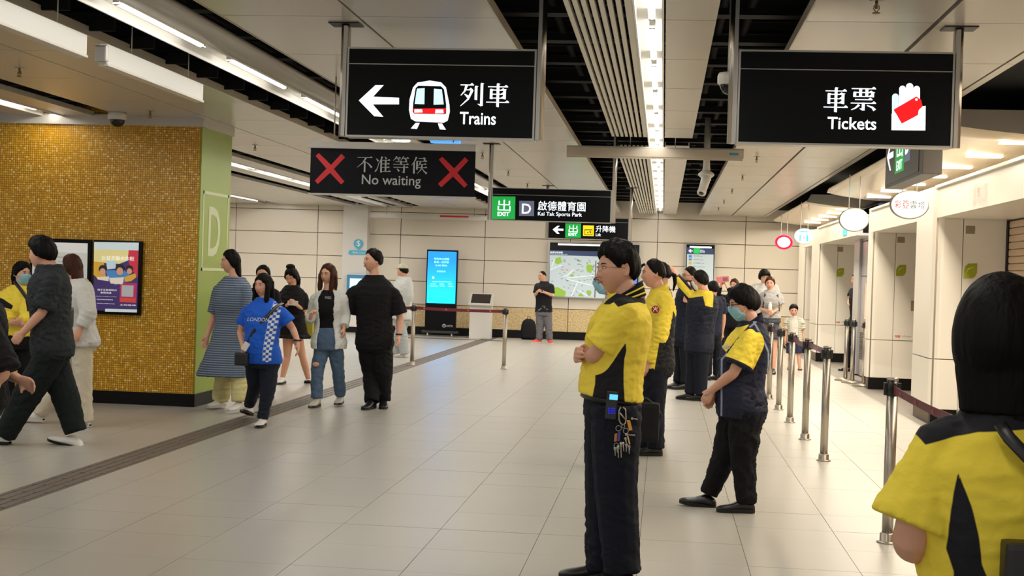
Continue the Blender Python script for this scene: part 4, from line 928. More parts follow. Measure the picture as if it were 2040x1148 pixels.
# ================================================================ people: figure builder
def vec(a): return Vector([float(q) for q in a])
def sstep(x, a, b): t = np.clip((x-a)/(b-a+1e-9), 0, 1); return t*t*(3-2*t)
def head_grid(nv=60, nu=80):
    th = np.linspace(.02, math.pi-.02, nv)[:, None]; ph = np.linspace(-math.pi, math.pi, nu, endpoint=False)[None, :]
    return np.sin(th)*np.sin(ph), np.sin(th)*np.cos(ph), np.cos(th)*np.ones_like(ph), np.abs(ph)*np.ones_like(th)
def head_surface(dx, dy, dz, nose=1., jaw=1., wide=1., face=True):
    x = .0745*wide*np.sign(dx)*np.abs(dx)**.93; y = .096*dy; z = .117*dz
    zt = np.clip(-dz, 0, 1); x = x*(1-.27*jaw*zt**1.7); back = sstep(-dy, -.2, .7)
    y = y*(1-.38*back*zt**1.1); z = z+.028*back*zt
    fr = sstep(dy, .0, .45); y = y-.006*fr*(1-np.abs(x)/.08)
    if face:
        g = lambda a, c, s: np.exp(-((a-c)/s)**2); ax = np.abs(x)
        npf = np.interp(z, [-.044, -.037, -.029, -.018, -.004, .012, .026], [0, .011, .021, .017, .010, .004, 0])*nose
        d = npf*g(x, 0, .0115) + .0075*g(ax, .0135, .006)*g(z, -.031, .007)
        d += -.0085*g(ax, .031, .0145)*g(z, .009, .0105) + .0045*g(ax, .026, .02)*g(z, .028, .009)
        d += .0065*g(x, 0, .021)*(g(z, -.0545, .0048)+1.05*g(z, -.0655, .0056)) - .0035*g(z, -.060, .0022)*g(x, 0, .02)
        d += .0045*g(ax, .043, .02)*g(z, -.018, .02) - .004*g(x, 0, .02)*g(z, -.078, .006) + .010*g(x, 0, .024)*g(z, -.098, .017)
        y = y+d*fr
    return x, y, z
def grid_faces(nv, nu):
    f = [(j*nu+i, j*nu+(i+1) % nu, (j+1)*nu+(i+1) % nu, (j+1)*nu+i) for j in range(nv-1) for i in range(nu)]
    return f+[tuple(range(nu)), tuple(reversed(range((nv-1)*nu, nv*nu)))]
def wob(P, seed, freq, aniso=(1, 1, 1)):
    rs = np.random.RandomState(seed); out = np.zeros(len(P)); A = np.array(aniso)
    for k in range(7):
        d = rs.normal(size=3); d /= np.linalg.norm(d); w = freq*(.6+rs.rand()*1.2)
        out += np.sin((P*A) @ d*w+rs.rand()*6.28+1.2*np.sin((P*A) @ rs.normal(size=3)*w*.45))
    return out/7*1.6
def sdf_poly(pts, px_, pz_):
    """signed distance to a polygon, positive inside"""
    n = len(pts); d = np.full(px_.shape, 1e9); ins = np.zeros(px_.shape, bool)
    for i in range(n):
        ax, az = pts[i]; bx, bz = pts[(i+1) % n]
        ex, ez = bx-ax, bz-az; wx, wz = px_-ax, pz_-az
        t = np.clip((wx*ex+wz*ez)/(ex*ex+ez*ez+1e-12), 0, 1); d = np.minimum(d, np.hypot(wx-ex*t, wz-ez*t))
        c = ((az > pz_) != (bz > pz_)) & (px_ < (bx-ax)*(pz_-az)/((bz-az) if abs(bz-az) > 1e-9 else 1e-9)+ax); ins ^= c
    return np.where(ins, d, -d)
def segdist(P, a, b):
    a, b = np.array(a), np.array(b); e = b-a; t = np.clip(((P-a) @ e)/(e @ e+1e-9), 0, 1); return np.linalg.norm(P-a-t[:, None]*e, axis=1)

TORSO_M = [(-.14, .150, .115, 0), (0, .170, .128, -.004), (.12, .165, .124, 0), (.25, .155, .116, .004), (.42, .157, .116, .006), (.6, .172, .124, .008), (.75, .182, .124, .006), (.86, .172, .108, 0), (.93, .135, .085, -.006), (1.0, .080, .066, -.004), (1.05, .062, .060, 0)]
TORSO_F = [(-.14, .150, .118, 0), (0, .172, .130, -.006), (.12, .160, .120, 0), (.27, .135, .102, .003), (.42, .135, .104, .006), (.6, .150, .124, .016), (.75, .158, .118, .012), (.86, .150, .098, 0), (.93, .118, .078, -.006), (1.0, .070, .058, -.004), (1.05, .054, .052, 0)]
SKIN = mat('skin', (208, 156, 130), .5, spec=.35, bump=.05, bscale=300)
SKIN2 = mat('skin_light', (222, 176, 152), .5, spec=.35)
SKIN3 = mat('skin_warm', (186, 126, 96), .5, spec=.35)
LIP = mat('lip_rose', (168, 96, 88), .45); EYEW = mat('eye_white', (210, 200, 192), .3); IRIS = mat('iris_dark', (26, 16, 12), .15); BROW = mat('brow_dark', (34, 24, 20), .8)
HBLK = mat('hair_black', (13, 10, 9), .6, bump=.5, bscale=70, stretch=(1, 1, .10), spec=.10)
HBRN = mat('hair_brown', (58, 32, 22), .5, bump=.5, bscale=70, stretch=(1, 1, .10), spec=.10)
def cloth(n, c=(128, 128, 128), r=.85, b=.25): return mat('cloth_'+n, c, r, bump=b, bscale=160, spec=.2, bdet=4)

class Fig:
    def __init__(s, label, Y, foot, H=1.7, yaw=0, hyaw=None, hpitch=0, J=None, sex='m', build=1., vox=.009, skin=None, hroll=0, cat='person'):
        s.Y, s.H, s.sc, s.vox, s.bd = Y, H, H/1.72, vox, build; s.sex = sex; s.skin = skin or SKIN
        base = atz(*foot) if foot else None
        if base is None or abs(base.y-Y) > .5: base = at(foot[0], foot[1], Y)
        s.root = Vector((base.x, Y, 0)); s.seed = int(abs(base.x)*977+Y*131) % 9973
        s.t = thing('person', label, cat, tuple(s.root)); s.q = []
        a = math.radians(yaw); s.f = Vector((math.sin(a), -math.cos(a), 0)); s.l = Vector((math.cos(a), math.sin(a), 0)); s.u = Vector((0, 0, 1))
        h = H; w = 1.0 if sex == 'm' else .88
        def loc(l, f, z): return s.root+s.l*l*s.sc+s.f*f*s.sc+Vector((0, 0, z*h))
        D = dict(pelvis=loc(0, 0, .53), neck=loc(0, -.01, .838), head=loc(0, .03, .925), knL=loc(.09, .01, .28), knR=loc(-.09, .01, .28), anL=loc(.09, 0, .05), anR=loc(-.09, 0, .05))
        jj = {}
        for k, v in (J or {}).items(): jj[k] = at(v[0], v[1], Y+(v[2] if len(v) > 2 else 0))
        if 'neck' in jj and 'head' not in jj: jj['head'] = jj['neck']+(D['head']-D['neck'])
        D.update(jj); s.J = D
        sp = (D['neck']-D['pelvis']).normalized(); s.sp = sp
        for sd, k in ((1, 'L'), (-1, 'R')):
            D.setdefault('sh'+k, D['neck']-sp*.055*s.sc+s.l*sd*.172*w*s.sc*build**.5)
            D.setdefault('hip'+k, D['pelvis']+s.l*sd*.085*s.sc-sp*.02)
            D.setdefault('el'+k, D['sh'+k]+(-Vector((0, 0, 1))*.30+s.l*sd*.05)*s.sc)
            D.setdefault('wr'+k, D['el'+k]+(-Vector((0, 0, 1))*.25+s.f*.04)*s.sc)
        hy = math.radians(yaw if hyaw is None else hyaw); hp = math.radians(hpitch); hr = math.radians(hroll)
        hf = Vector((math.sin(hy)*math.cos(hp), -math.cos(hy)*math.cos(hp), math.sin(hp))); hl = Vector((math.cos(hy), math.sin(hy), 0)); hu = hl.cross(hf)*-1
        if hu.z < 0: hu = -hu
        hl2 = hl*math.cos(hr)+hu*math.sin(hr); hu = hu*math.cos(hr)-hl*math.sin(hr)
        s.hf, s.hl, s.hu = hf, hl2, hu; s.hs = s.sc**.35*(1 if sex == 'm' else .96)*1.03
        if H < 1.4: s.hs *= .98
    # -- head helpers
    def hp(s, x, y, z): return s.J['head']+(s.hl*x+s.hf*y+s.hu*z)*s.hs
    def head_mesh(s, thick=None, face=True, nv=60, nu=80, **kw):
        dx, dy, dz, ph = head_grid(nv, nu); x, y, z = head_surface(dx, dy, dz, face=face, **kw)
        if thick is not None:
            n = np.stack([dx/.0745, dy/.096, dz/.117], -1); n /= np.linalg.norm(n, axis=-1, keepdims=True); t = thick(dx, dy, dz, ph)
            x, y, z = x+n[..., 0]*t, y+n[..., 1]*t, z+n[..., 2]*t
        o = np.array(s.J['head']); P = o+(x[..., None]*np.array(s.hl)+y[..., None]*np.array(s.hf)+z[..., None]*np.array(s.hu))*s.hs
        b = MB(); b.add([tuple(p) for p in P.reshape(-1, 3)], grid_faces(nv, nu), 0, True); return b
    def emit(s, b, name, mats, vox=None, smooth=2, wr=0., seed=0, zones=None, parent=None, freq=28, aniso=(1, 1, 1.6), wf=None, sfac=.5):
        """queue a shape for one-surface remeshing"""
        me = b.mesh(name); o = bpy.data.objects.new('tmp', me); C.objects.link(o)
        m = o.modifiers.new('r', 'REMESH'); m.mode = 'VOXEL'; m.voxel_size = vox or s.vox; m.adaptivity = 0
        if smooth: q = o.modifiers.new('s', 'SMOOTH'); q.factor = sfac; q.iterations = smooth
        s.q.append((o, name, mats, wr, seed+s.seed, zones, parent, freq, aniso, wf))
    def flush(s):
        dg = bpy.context.evaluated_depsgraph_get(); dg.update(); made = {}
        for o, name, mats, wr, seed, zones, parent, freq, aniso, wf in s.q:
            me = bpy.data.meshes.new_from_object(o.evaluated_get(dg)); me.name = name
            n = len(me.vertices); P = np.zeros(n*3); me.vertices.foreach_get('co', P); P = P.reshape(-1, 3)
            if wr:
                N = np.zeros(n*3); me.vertices.foreach_get('normal', N); N = N.reshape(-1, 3)
                A = 1-1.5*np.abs(wob(P, seed, freq*1.5, aniso)); A = np.clip(A, -.8, 1)
                A2 = 1-1.6*np.abs(wob(P, seed+9, freq*3.4, (aniso[0], aniso[1], aniso[2]*1.2))); A = A+.40*np.clip(A2, -.6, 1)
                amp = wr*(.45+.75*np.clip(wob(P, seed+5, freq*.35)+.4, 0, 1.3))
                if wf is not None: amp = amp*wf(P)
                P = P+N*(A*amp)[:, None]; me.vertices.foreach_set('co', P.ravel())
            if zones:
                for i, fn in enumerate(zones, 1):
                    at_ = me.attributes.new('z%d' % i, 'FLOAT', 'POINT'); at_.data.foreach_set('value', np.asarray(fn(P), dtype=np.float32))
            me.materials.clear()
            for m in (mats if isinstance(mats, (list, tuple)) else [mats]): me.materials.append(m)
            me.polygons.foreach_set('use_smooth', [True]*len(me.polygons)); me.update()
            par = s.t if parent is None else made.get(parent, s.t)
            ob = link(name, me, par); made[name] = ob; old = o.data; bpy.data.objects.remove(o); bpy.data.meshes.remove(old)
        s.q = []; s.made = made; return made
    def limb(s, b, pts, rs, n=14, ext=.0):
        """tapered limb through points with rounded ends, smoothed"""
        P = [vec(p) for p in pts]; out, R = [], []
        for i in range(len(P)-1):
            m = 5
            for k in range(m):
                q = k/m; p0, p1 = P[max(i-1, 0)], P[i]; p2, p3 = P[i+1], P[min(i+2, len(P)-1)]
                lin_ = p1.lerp(p2, q); cr = .5*((2*p1)+(p2-p0)*q+(2*p0-5*p1+4*p2-p3)*q*q+(3*p1-p0-3*p2+p3)*q**3)
                out.append(lin_.lerp(cr, .5)); R.append(rs[i]+(rs[i+1]-rs[i])*q)
        out.append(P[-1]); R.append(rs[-1])
        d0, d1 = (out[0]-out[1]).normalized(), (out[-1]-out[-2]).normalized()
        out = [out[0]+d0*R[0]*.8, out[0]+d0*R[0]*.5]+out+[out[-1]+d1*R[-1]*.35, out[-1]+d1*R[-1]*.5] if ext else out
        R = [R[0]*.3, R[0]*.8]+R+[R[-1]*.8, R[-1]*.35] if ext else R
        b.tube(out, R, n)
    def torso_rings(s, tab, infl=0., t0=None, t1=None, wk=1., belly=0., hemflare=0., zmin=None):
        J = s.J; pel, nk = J['pelvis'], J['neck']; rings = []
        sl = (J['shL']-J['shR']); sl = (sl-s.sp*sl.dot(s.sp)).normalized(); hl = (J['hipL']-J['hipR']); hl = (hl-s.sp*hl.dot(s.sp)).normalized()
        ts = [r[0] for r in tab]; T = sorted(set([t for t in ts if (t0 is None or t >= t0) and (t1 is None or t <= t1)]+[v for v in (t0, t1) if v is not None]))
        for t in T:
            hw = np.interp(t, ts, [r[1] for r in tab]); hd = np.interp(t, ts, [r[2] for r in tab]); fo = np.interp(t, ts, [r[3] for r in tab])
            by = belly*math.exp(-((t-.3)/.25)**2); q = min(max(t, 0), 1); l = (hl.lerp(sl, q)).normalized(); f = l.cross(s.sp); f = f if f.dot(s.f) > 0 else -f
            fl = hemflare*max(0, .35-t)
            hw, hd = (hw*s.sc*s.bd*wk+infl+fl), (hd*s.sc*s.bd+infl+by/2+fl); c = pel.lerp(nk, t)+f*(fo*s.sc+by/2)
            ring = []
            for k in range(24):
                a = 2*math.pi*k/24; ca, sa = math.cos(a), math.sin(a); e = 2/2.35
                ring.append(c+l*hw*math.copysign(abs(ca)**e, ca)+f*hd*math.copysign(abs(sa)**e, sa))
            rings.append(ring)
        return rings
    def tab(s): return TORSO_M if s.sex == 'm' else TORSO_F
    def hand(s, b, W, d, n, side, curl=.35, k=1., thumb=.6, spread=.0):
        """palm, four separate bent fingers of unequal length, thumb leaving the side of the palm"""
        W = vec(W); d = vec(d).normalized(); n = vec(n); n = (n-d*n.dot(d)).normalized(); sd = d.cross(n)*side; k = k*s.sc**.6
        rings = []
        for t, w, h in ((-.03, .026, .020), (0, .027, .019), (.03, .036, .018), (.06, .041, .0155), (.088, .040, .012)):
            c = W+d*t*k; rings.append([c+sd*w*k*math.cos(2*math.pi*i/14)+n*h*k*math.sin(2*math.pi*i/14) for i in range(14)])
        b.loft(rings)
        for off, L, o2 in ((.030, .068, 0), (.0105, .077, .004), (-.0095, .072, .002), (-.028, .056, -.006)):
            p = W+d*(.078+o2)*k+sd*off*k; a = 0; pts = [p-d*.02*k, p]; rs = [.0095*k, .0098*k]
            for j, fr in enumerate((.45, .32, .23)):
                a += curl*(.75, 1.05, .8)[j]; dd = (d*math.cos(a)+n*math.sin(a)+sd*off*spread*12).normalized(); p = p+dd*L*fr*k; pts.append(p); rs.append((.0090, .0080, .0064)[j]*k)
            b.tube(pts, rs, 10)
        p = W+d*.022*k+sd*.026*k; pts = [W+d*.012*k+sd*.012*k, p]; rs = [.015*k, .0135*k]
        for L, aa in ((.036, .0), (.027, .25)):
            dd = (d*(.75)+sd*(.75-thumb*.5)+n*(.15+thumb*.5+aa)).normalized(); p = p+dd*L*k; pts.append(p); rs.append(.0105*k)
        rs[-1] = .0085*k; b.tube(pts, rs, 10)
    def body(s, hands=True, arms=True, legs=False, torso=True, hv=None, neckr=.056, ears=True, handkw=None, vox=None, nose=1., jaw=1., armk=1., wide=1.):
        J, sc, bd = s.J, s.sc, s.bd; b = s.head_mesh(nose=nose, jaw=jaw, wide=wide)
        nk = J['neck']; s.limb(b, [nk-s.sp*.06*sc, nk+s.sp*.02, s.hp(0, -.022, -.05), s.hp(0, -.02, .0)], [neckr*1.25*sc*bd, neckr*sc*bd**.5, neckr*.97*sc, neckr*.8*sc])
        if ears:
            for sd in (1, -1):
                pts = [s.hp(sd*(.076+.012*max(0, math.sin(a))), -.006-.015*math.cos(a)*.9-.004, .004+.029*math.sin(a*1.0)) for a in np.linspace(-1.9, 2.4, 12)]
                pts = [s.hp(sd*(.071+.012*(1-math.cos(a*.5))*.5+(.010 if 2 < i < 10 else .004)), -.010-.017*math.sin(a-.5), .003+.029*math.cos(a-.5)) for i, a in enumerate(np.linspace(-.6, 3.6, 12))]
                b.tube(pts, .0052*s.hs, 8); M = Matrix((s.hl, s.hf, s.hu)).transposed().to_4x4()
                b.ell(s.hp(sd*.0725, -.012, .0), (.007, .015, .026), 12, 8, M=M)
        if torso:
            b.loft(s.torso_rings(s.tab(), -.012, t0=.1))
            for k in 'LR': s.limb(b, [J['neck']-s.sp*.09*sc, J['sh'+k]], [.05*sc, .05*sc])
        if arms:
            for k, sd in (('L', 1), ('R', -1)):
                sh, el, wr = J['sh'+k], J['el'+k], J['wr'+k]; g = bd**.5*armk*(1 if s.sex == 'm' else .86)
                s.limb(b, [sh, sh.lerp(el, .4), el, el.lerp(wr, .3), wr], [.050*sc*g, .047*sc*g, .037*sc*g, .038*sc*g, .025*sc*g], ext=.5)
                if hands:
                    kw = dict(d=(wr-el), n=s.f*.2-s.l*sd, side=-1 if k == 'L' else 1); kw.update((handkw or {}).get(k, {}))
                    if kw.pop('skip', 0): continue
                    s.hand(b, wr, kw.pop('d'), kw.pop('n'), kw.pop('side'), **kw)
        if legs:
            for k in 'LR':
                hp_, kn, an = J['hip'+k], J['kn'+k], J['an'+k]; g = bd**.5
                s.limb(b, [hp_, hp_.lerp(kn, .5), kn, kn.lerp(an, .3), an, an-Vector((0, 0, .03))], [.08*sc*g, .066*sc*g, .048*sc, .052*sc, .034*sc, .034*sc])
        s.emit(b, 'body', s.skin, vox=vox or s.vox*.75, smooth=1, sfac=.4)
    def face(s, gaze=(0, 0), lips=True, eyes=True, brow_m=None, close=False):
        if eyes:
            for sd in (1, -1):
                b = MB(); M = Matrix((s.hl, s.hf, s.hu)).transposed().to_4x4()
                b.ell(s.hp(sd*.031, .0795, .0085), (.0138*s.hs, .0065*s.hs, .0056*s.hs), 14, 8, 0, M)
                b.ell(s.hp(sd*.031+gaze[0]*.006, .0838, .0085+gaze[1]*.003), (.0050*s.hs, .0035*s.hs, .0048*s.hs), 10, 6, 1, M); b.build('eye', [EYEW, IRIS], s.t)
                b = MB(); b.tube([s.hp(sd*.0165, .083, .0085), s.hp(sd*.025, .0870, .0140), s.hp(sd*.034, .0855, .0145), s.hp(sd*.045, .077, .0095)], [.0010, .0017, .0017, .001], 6); b.build('eyelid', BROW, s.t)
                b = MB(); b.tube([s.hp(sd*.014, .0890, .0250), s.hp(sd*.025, .0895, .0290), s.hp(sd*.037, .083, .0300), s.hp(sd*.049, .069, .0255)], [.0022, .0030, .0026, .001], 6, flat=(s.hu, 1.0)); b.build('eyebrow', brow_m or BROW, s.t)
        if lips:
            b = MB(); b.tube([s.hp(-.022, .082, -.0600), s.hp(-.012, .0915, -.0558), s.hp(-.004, .0945, -.0545), s.hp(0, .0940, -.0555), s.hp(.004, .0945, -.0545), s.hp(.012, .0915, -.0558), s.hp(.022, .082, -.0600)], [.001, .0032, .0038, .0034, .0038, .0032, .001], 8)
            b.tube([s.hp(-.020, .082, -.0615), s.hp(-.010, .0915, -.0650), s.hp(0, .0935, -.0660), s.hp(.010, .0915, -.0650), s.hp(.020, .082, -.0615)], [.001, .0040, .0046, .0040, .001], 8); b.build('lips', LIP, s.t)
    def hair(s, m=None, T=.018, line=((0, .66), (35, .60), (55, .42), (75, .18), (88, -.02), (105, -.25), (180, -.52)), top=1., ns=.004, extra=None, vox=None, tex=.0035, soft=.10, fr=0.):
        deg = [a for a, _ in line]; lv = [v for _, v in line]
        def th(dx, dy, dz, ph):
            L = np.interp(np.degrees(ph), deg, lv); w = sstep(dz-L, -soft, soft)
            n = wob(np.stack([dx, dy, dz*.4], -1).reshape(-1, 3), s.seed+3, 11).reshape(dx.shape)
            w = sstep(dz-L-.05*wob(np.stack([dx, dy, dz*.3], -1).reshape(-1, 3), s.seed+8, 30).reshape(dx.shape), -soft*.5, soft*1.6)
            t = T*(.42+.58*sstep(dz-L, -.02, .42))*(1+.35*np.clip(dz, 0, 1)*top)+ns*n+fr*np.exp(-((dy-.75)/.3)**2)*np.clip(dz, 0, 1)
            return w*t-(1-w)*.012
        b = s.head_mesh(th, face=False)
        if extra: extra(b)
        s.emit(b, 'hair', m or HBLK, vox=vox or max(.005, s.vox*.7), smooth=1, wr=tex, freq=60, aniso=(1, 1, .22), seed=17)
    def long_hair(s, z_end=-.30, w=.082, d=.05, back=-.045, front=False, taper=.7):
        def ex(b):
            rings = []
            for t in np.linspace(0, 1, 7):
                z = .05+(z_end-.05)*t; ww = w*(1+.05*math.sin(3*t))*(1-(1-taper)*max(0, t-.5)*2); dd = d*(1-.2*t)
                c = (0, back-.02*math.sin(t*2), z)
                rings.append([s.hp(c[0]+ww*math.cos(a), c[1]+dd*math.sin(a), c[2]) for a in np.linspace(0, 2*math.pi, 20, endpoint=False)])
            b.loft(rings)
            if front:
                for sd in (1, -1): b.tube([s.hp(sd*.066, .02, .06), s.hp(sd*.084, .035, -.0), s.hp(sd*.083, .035, -.07), s.hp(sd*.080, .045, -.14), s.hp(sd*.075, .05, z_end+.03)], [.02, .024, .025, .026, .012], 10)
        return ex
    def top(s, mats, hem=-.05, sleeve=.55, infl=.014, loose=.022, wr=.006, zones=None, name='shirt', vox=None, belly=0., flare=0., collar=False, cuffs=(None, None), seed=1, t1=1.035, freq=28, slv_r=None, nofl=False, wk=1.):
        J, sc = s.J, s.sc; b = MB(); b.loft(s.torso_rings(s.tab(), infl, t0=hem, t1=t1, belly=belly, hemflare=flare, wk=wk))
        for i, k in enumerate('LR'):
            sl = sleeve[i] if isinstance(sleeve, (tuple, list)) else sleeve
            if sl is None: continue
            sh, el, wr_ = J['sh'+k], J['el'+k], J['wr'+k]; inn = J['neck'].lerp(sh, .45)-s.sp*.03*sc; g = s.bd**.5
            r0 = .066*sc*g if s.sex == 'm' else .058*sc*g; r1 = (slv_r or (.052*sc*g))+loose; r2 = .040*sc*g+loose; r3 = .030*sc*g+loose*.6
            if sl <= 1: pts = [inn, sh, sh.lerp(el, sl*.55), sh.lerp(el, sl)]; rs = [.055*sc, r0, (r0+r1)/2, r1]
            else: pts = [inn, sh, sh.lerp(el, .5), el, el.lerp(wr_, (sl-1)*.5), el.lerp(wr_, sl-1)]; rs = [.055*sc, r0, (r0+r2)/2, r2, (r2+r3)/2, r3]
            s.limb(b, pts, rs)
        s.emit(b, name, mats, vox=vox or s.vox, wr=wr, zones=zones, seed=seed, freq=freq)
    def pants(s, mats, top=.22, infl=.008, thigh=.094, knee=.074, cuff=.066, end=1., wr=.006, zones=None, name='trousers', vox=None, seed=2, low=-.14):
        J, sc = s.J, s.sc; g = s.bd**.5; b = MB(); b.loft(s.torso_rings(s.tab(), infl, t0=low, t1=top))
        for k in 'LR':
            hp_, kn, an = J['hip'+k], J['kn'+k], J['an'+k]
            if end <= .5: pts = [hp_+s.sp*.02, hp_.lerp(kn, end), hp_.lerp(kn, end*2)]; rs = [thigh*sc*g, (thigh+knee)/2*sc*g*1.02, knee*sc*g]
            else:
                pts = [hp_+s.sp*.02, hp_.lerp(kn, .5), kn, kn.lerp(an, .5), kn.lerp(an, end)]; rs = [thigh*sc*g, (thigh*.96+knee*.04)*sc*g*.95, knee*sc*g, (knee+cuff)/2*sc, cuff*sc]
            s.limb(b, pts, rs)
        s.emit(b, name, mats, vox=vox or s.vox*1.1, wr=wr, zones=zones, seed=seed, freq=22)
    def skirt(s, m, top=.25, z_end=.35, r_end=.26, name='skirt', wr=.012, infl=.01, zones=None):
        b = MB(); rs = s.torso_rings(s.tab(), infl, t0=0, t1=top); c0 = sum(rs[0], Vector())/len(rs[0]); low = []
        for q in (1, .66, .33):
            z = c0.z+(z_end-c0.z)*q; kk = 1+(r_end/.17-1)*q
            low.append([Vector((c0.x+(p.x-c0.x)*kk, c0.y+(p.y-c0.y)*kk, z)) for p in rs[0]])
        b.loft(low+rs); s.emit(b, name, m, wr=wr, seed=9, freq=18, aniso=(1.6, 1.6, .25), zones=zones)
    def shoe(s, k, um, sm, L=.27, d=None, pitch=0., w=.048, hi=.0, name='shoe'):
        an = s.J['an'+k]; d = vec(d or s.f); d.z = 0; d.normalize(); sc = s.sc; L = L*sc; w = w*sc; up = Vector((0, 0, 1)); sd = d.cross(up)
        z0 = max(an.z-.085*sc, 0.003); pc, ps = math.cos(pitch), math.sin(pitch); base = Vector((an.x, an.y, z0))-d*.055*sc
        def P(a, c, h):
            # pitched about the toe
            aa = a-L*.75; return base+d*(L*.75+aa*pc+0*h)+up*(h-aa*ps if pitch else h)+sd*c
        rings, sol = [], []
        for q, ww, hh in ((-.02, .55, .045), (.03, .80, .070), (.15, .86, .088+hi), (.3, .84, .092+hi*.8), (.42, .86, .078), (.58, 1.0, .058), (.75, 1.05, .046), (.9, .85, .036), (.98, .5, .026), (1.0, .3, .02)):
            a = q*L; n = 16
            rings.append([P(a, math.cos(2*math.pi*i/n)*w*ww, (.014+hh*sc)/2+math.sin(2*math.pi*i/n)*hh*sc/2) for i in range(n)])
            sol.append([P(a, math.cos(2*math.pi*i/12)*w*ww*1.06, .012+(.013 if math.sin(2*math.pi*i/12) > 0 else -.012)*1.0) for i in range(12)])
        b = MB(); b.loft(rings); o = b.build(name, um, s.t); b = MB(); b.loft(sol, smooth=False); b.build('sole', sm, o); return o
    def glasses(s, m=None, w=.028, h=.019, z=.006, full=True, yo=.0):
        b = MB(); m = m or STL
        for sd in (1, -1):
            pts = [s.hp(sd*(.033+w*.86*math.copysign(abs(math.cos(a))**.8, math.cos(a))), .098+yo-abs(math.cos(a) > 0 and math.cos(a)*.004), z+h*.8*math.copysign(abs(math.sin(a))**.8, math.sin(a))) for a in np.linspace(0, 2*math.pi, 17)]
            b.tube(pts, .0011 if full == 1 else .0022, 6); b.tube([s.hp(sd*.058, .095+yo, z+.006), s.hp(sd*.074, .05, z+.006), s.hp(sd*.079, -.01, z+.004)], .0013 if full == 1 else .0024, 6)
        b.tube([s.hp(-.009, .098+yo, z+.004), s.hp(0, .101+yo, z+.006), s.hp(.009, .098+yo, z+.004)], .0012, 6); return b.build('glasses', m, s.t)
    def mask(s, m=None):
        m = m or mat('mask_blue', (140, 192, 208), .8, bump=.3, bscale=60, stretch=(.2, .2, 1.6))
        def th(dx, dy, dz, ph):
            x, y, z = head_surface(dx, dy, dz, face=False)
            w = sstep(-.006+.012*(1-np.abs(x)/.05)-z, -.003, .004)*sstep(z+.104, -.004, .004)*sstep(.062-np.abs(x), -.004, .004)*sstep(dy, .0, .12)
            return w*(.012+.012*np.exp(-(x/.018)**2)*np.exp(-((z+.02)/.03)**2))-(1-w)*.02
        b = s.head_mesh(th, face=False, nv=90, nu=110); o = b.build('face_mask', m, s.t)
        for sd in (1, -1):
            b = MB()
            for z in (-.012, -.082): b.tube([s.hp(sd*.056, .062, z), s.hp(sd*.073, .03, z*.7), s.hp(sd*.081, -.004, .004 if z > -.05 else -.02)], .0012, 5)
            b.build('ear_loop', WHT, o, kind='stuff')
        return o
    def strap(s, pts, m, r=.012, flat=None, name='strap'):
        b = MB(); b.tube(pts, r, 8, flat=flat or (s.f, .25)); return b.build(name, m, s.t)
# ================================================================ people in the hall
YEL = (236, 210, 70); NAV = (22, 24, 36); BLK_ = (18, 18, 22)
NAVT = cloth('navy_trouser', (18, 20, 30)); BLKT = cloth('black_trouser', (14, 14, 17)); BLKC = cloth('black_tee', (16, 15, 18))
SHB = mat('shoe_black', (16, 15, 15), .35); SOLB = mat('sole_black', (12, 12, 12), .6); SHW_ = mat('shoe_white', (220, 216, 210), .5, noise=.05, nscale=60); SOLW = mat('sole_white', (206, 202, 196), .6)
LEA = mat('belt_black', (14, 13, 13), .4); ROND = mat('roundel_red', (150, 24, 34), .6); RONW = mat('roundel_white', (232, 226, 220), .6)
def roundel(s, c, n, r=.035, parent=None):
    """round red badge with white symbol, facing n"""
    c, n = vec(c), vec(n).normalized(); u = Vector((0, 0, 1)).cross(n).normalized(); v = n.cross(u)
    R4 = Matrix((u, v, n)).transposed().to_4x4(); M = Matrix.Translation(c) @ R4
    o = MB().lathe([(.001, -.003), (r, -.003), (r, .002), (.001, .003)], n=26, M=M).build('badge', ROND, parent or s.t)
    b = MB(); w = r*.10; P = lambda a, e: c+u*a*r+v*e*r+n*.0035
    b.tube([P(0, -.15), P(0, .62)], w, 6)
    for sg in (1, -1):
        b.tube([P(math.cos(a)*.5, sg*(.66-math.sin(a)*.62)) for a in np.linspace(.1, math.pi-.1, 9)], w, 6)
    b.build('badge_symbol', RONW, o); return o

def Z2(P, pts, Y):   # signed distance to a pattern piece given in the wearer's side plane
    w = [at(x, y, Y) for x, y in pts]; return sdf_poly([(p.x, p.z) for p in w], P[:, 0], P[:, 2])

# ---- officer with folded arms (nearest)
A = Fig('man in yellow and black polo with folded arms and keys at his belt', 6.87, (1220, 1166), 1.75, yaw=-84, hyaw=-63, vox=.0075, build=1.05,
        J=dict(neck=(1247, 598), head=(1228, 538, -.01), pelvis=(1214, 806), shL=(1244, 621, -.18), shR=(1236, 621, .17), elL=(1183, 708, -.17), wrL=(1164, 700, .06), elR=(1180, 712, .16), wrR=(1158, 709, -.035),
               hipL=(1226, 815, -.09), hipR=(1214, 815, .09), knL=(1227, 970, -.085), knR=(1207, 970, .09), anL=(1240, 1140, -.08), anR=(1206, 1138, .07)))
A.body(vox=.0052, neckr=.062, jaw=.80, wide=1.04, handkw=dict(L=dict(skip=1), R=dict(d=Vector((-.25, -.95, .10)), n=Vector((.95, -.25, -.05)), side=1, curl=.62, k=1.02)))
panel_ = [(1242.4, 645.5), (1250, 656), (1249, 682), (1250, 695), (1246, 711), (1244.5, 734), (1244.5, 760), (1247, 800), (1184, 800), (1184, 784), (1189, 760), (1190, 721), (1194, 695), (1200.6, 692.6), (1217, 669)]
yoke_ = [(1203, 606), (1211, 597), (1231, 583), (1264, 570), (1290, 580), (1286, 606), (1275, 602), (1254, 603), (1234.6, 610), (1226, 601), (1216, 606)]
